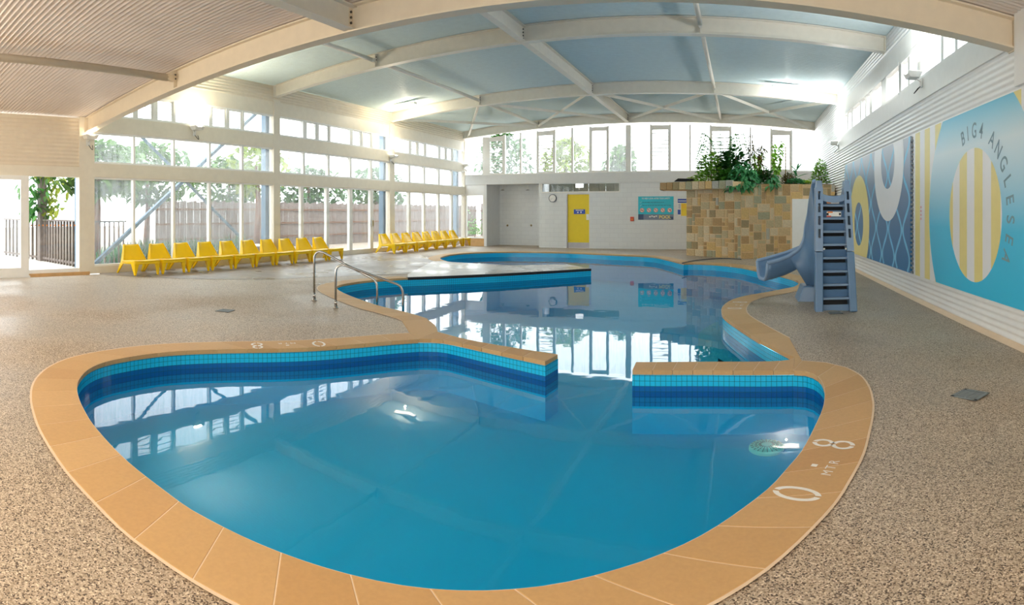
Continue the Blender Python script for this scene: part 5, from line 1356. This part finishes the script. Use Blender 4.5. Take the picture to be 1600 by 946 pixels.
tree(-22.2, 18.5, 4.2, 2.0, 0.14, 'tree_green', 'bushy tree behind the fence outside the sliding doors', 54, base=1.9)
tree(-21.0, 23.0, 3.9, 2.0, 0.14, 'tree_mid', 'bushy tree behind the fence outside the far yellow chairs', 55, base=1.6)
tree(-20.6, 28.5, 4.2, 2.0, 0.14, 'tree_mid', 'bushy tree behind the fence near the far window corner', 56, base=1.6)
tree(-13.9, 32.5, 6.3, 1.8, 0.16, 'tree_mid', 'leafy tree outside the first high end wall panes', 57, base=2.6)
tree(-10.2, 33.2, 5.9, 1.6, 0.15, 'tree_lime', 'yellow green tree outside the end wall louvres', 58, base=2.6)
tree(-7.0, 33.5, 5.4, 1.1, 0.13, 'tree_green', 'small green tree outside the end wall above the clock', 59, base=2.6)
def grass(x, y, h, n, label, seed, mat='grass_blade'):
    r = random.Random(seed); o = thing('grass_clump', label, 'grass', (x, y, -0.06), 'strappy grass clumps outside the window wall'); m = MB()
    for i in range(n):
        a = r.uniform(0, 2 * pi); d = Vector((cos(a) * 0.4, sin(a) * 0.4, 1)); leaf(m, (x + r.gauss(0, 0.12), y + r.gauss(0, 0.16), -0.06), d, h * r.uniform(0.5, 1.15), 0.04, 0.18, Vector((cos(a), sin(a), 0.2)))
    m.build('blades', mat, o, False, 'stuff')
    MB().lathe((x, y, -0.07), [(0.10, 0), (0.08, 0.06), (0.03, 0.1)], n=8).build('crown', 'bark', o)
r = random.Random(61)
for i in range(11):
    grass(-14.1 + r.uniform(-0.2, 0.2), 8.1 + 0.4 * i, r.uniform(0.85, 1.15), 130, 'clump of tall strappy grass outside the window behind the long chair row', 70 + i)
for i in range(4): grass(-14.0 + r.uniform(-0.2, 0.2), 6.98 + 0.26 * i, 0.9, 45, 'clump of tall grass among the brown pickets outside', 95 + i, 'leaf_teal')
q = WY(742, 352, 27.5); r = random.Random(44)
o = thing('garden_shrub', 'small shrub over white rocks outside the narrow end window', 'shrub', (q.x, 27.5, -0.06)); m = MB()
for i in range(260): leaf(m, (q.x + r.gauss(0, 0.3), 27.5 + r.gauss(0, 0.25), 0.35 + abs(r.gauss(0, 0.4))), rdir(r), 0.16, 0.09, 0.3)
m.build('foliage', 'leaf_mid', o, False, 'stuff'); MB().tube([(q.x, 27.5, -0.06), (q.x, 27.5, 0.6)], 0.03, 6).build('stem', 'bark', o, True)
for i in range(5):
    x = q.x - 0.64 + 0.32 * i; o = MB().lathe((x, 27.1 - 0.05 * (i % 2), -0.06), [(0.10, 0), (0.15, 0.08), (0.13, 0.18), (0.05, 0.24 + 0.03 * (i % 3))], n=7).build('garden_rock', 'white_rock', None)
    tag(o, 'white garden rock below the shrub outside the narrow end window', 'rock', 'white rocks below the shrub')
tb = G(480, 383, 0.3); o = thing('garden_table', 'low round white table outside the sliding doors', 'table', (-14.9, 13.6, -0.06))
MB().lathe((-14.9, 13.6, 0.36), [(0.48, 0), (0.5, 0.02), (0.48, 0.04)], n=28).build('table_top', 'mark_white', o); MB().lathe((-14.9, 13.6, -0.06), [(0.26, 0), (0.05, 0.05), (0.05, 0.42)], n=14).build('pedestal', 'mark_white', o)
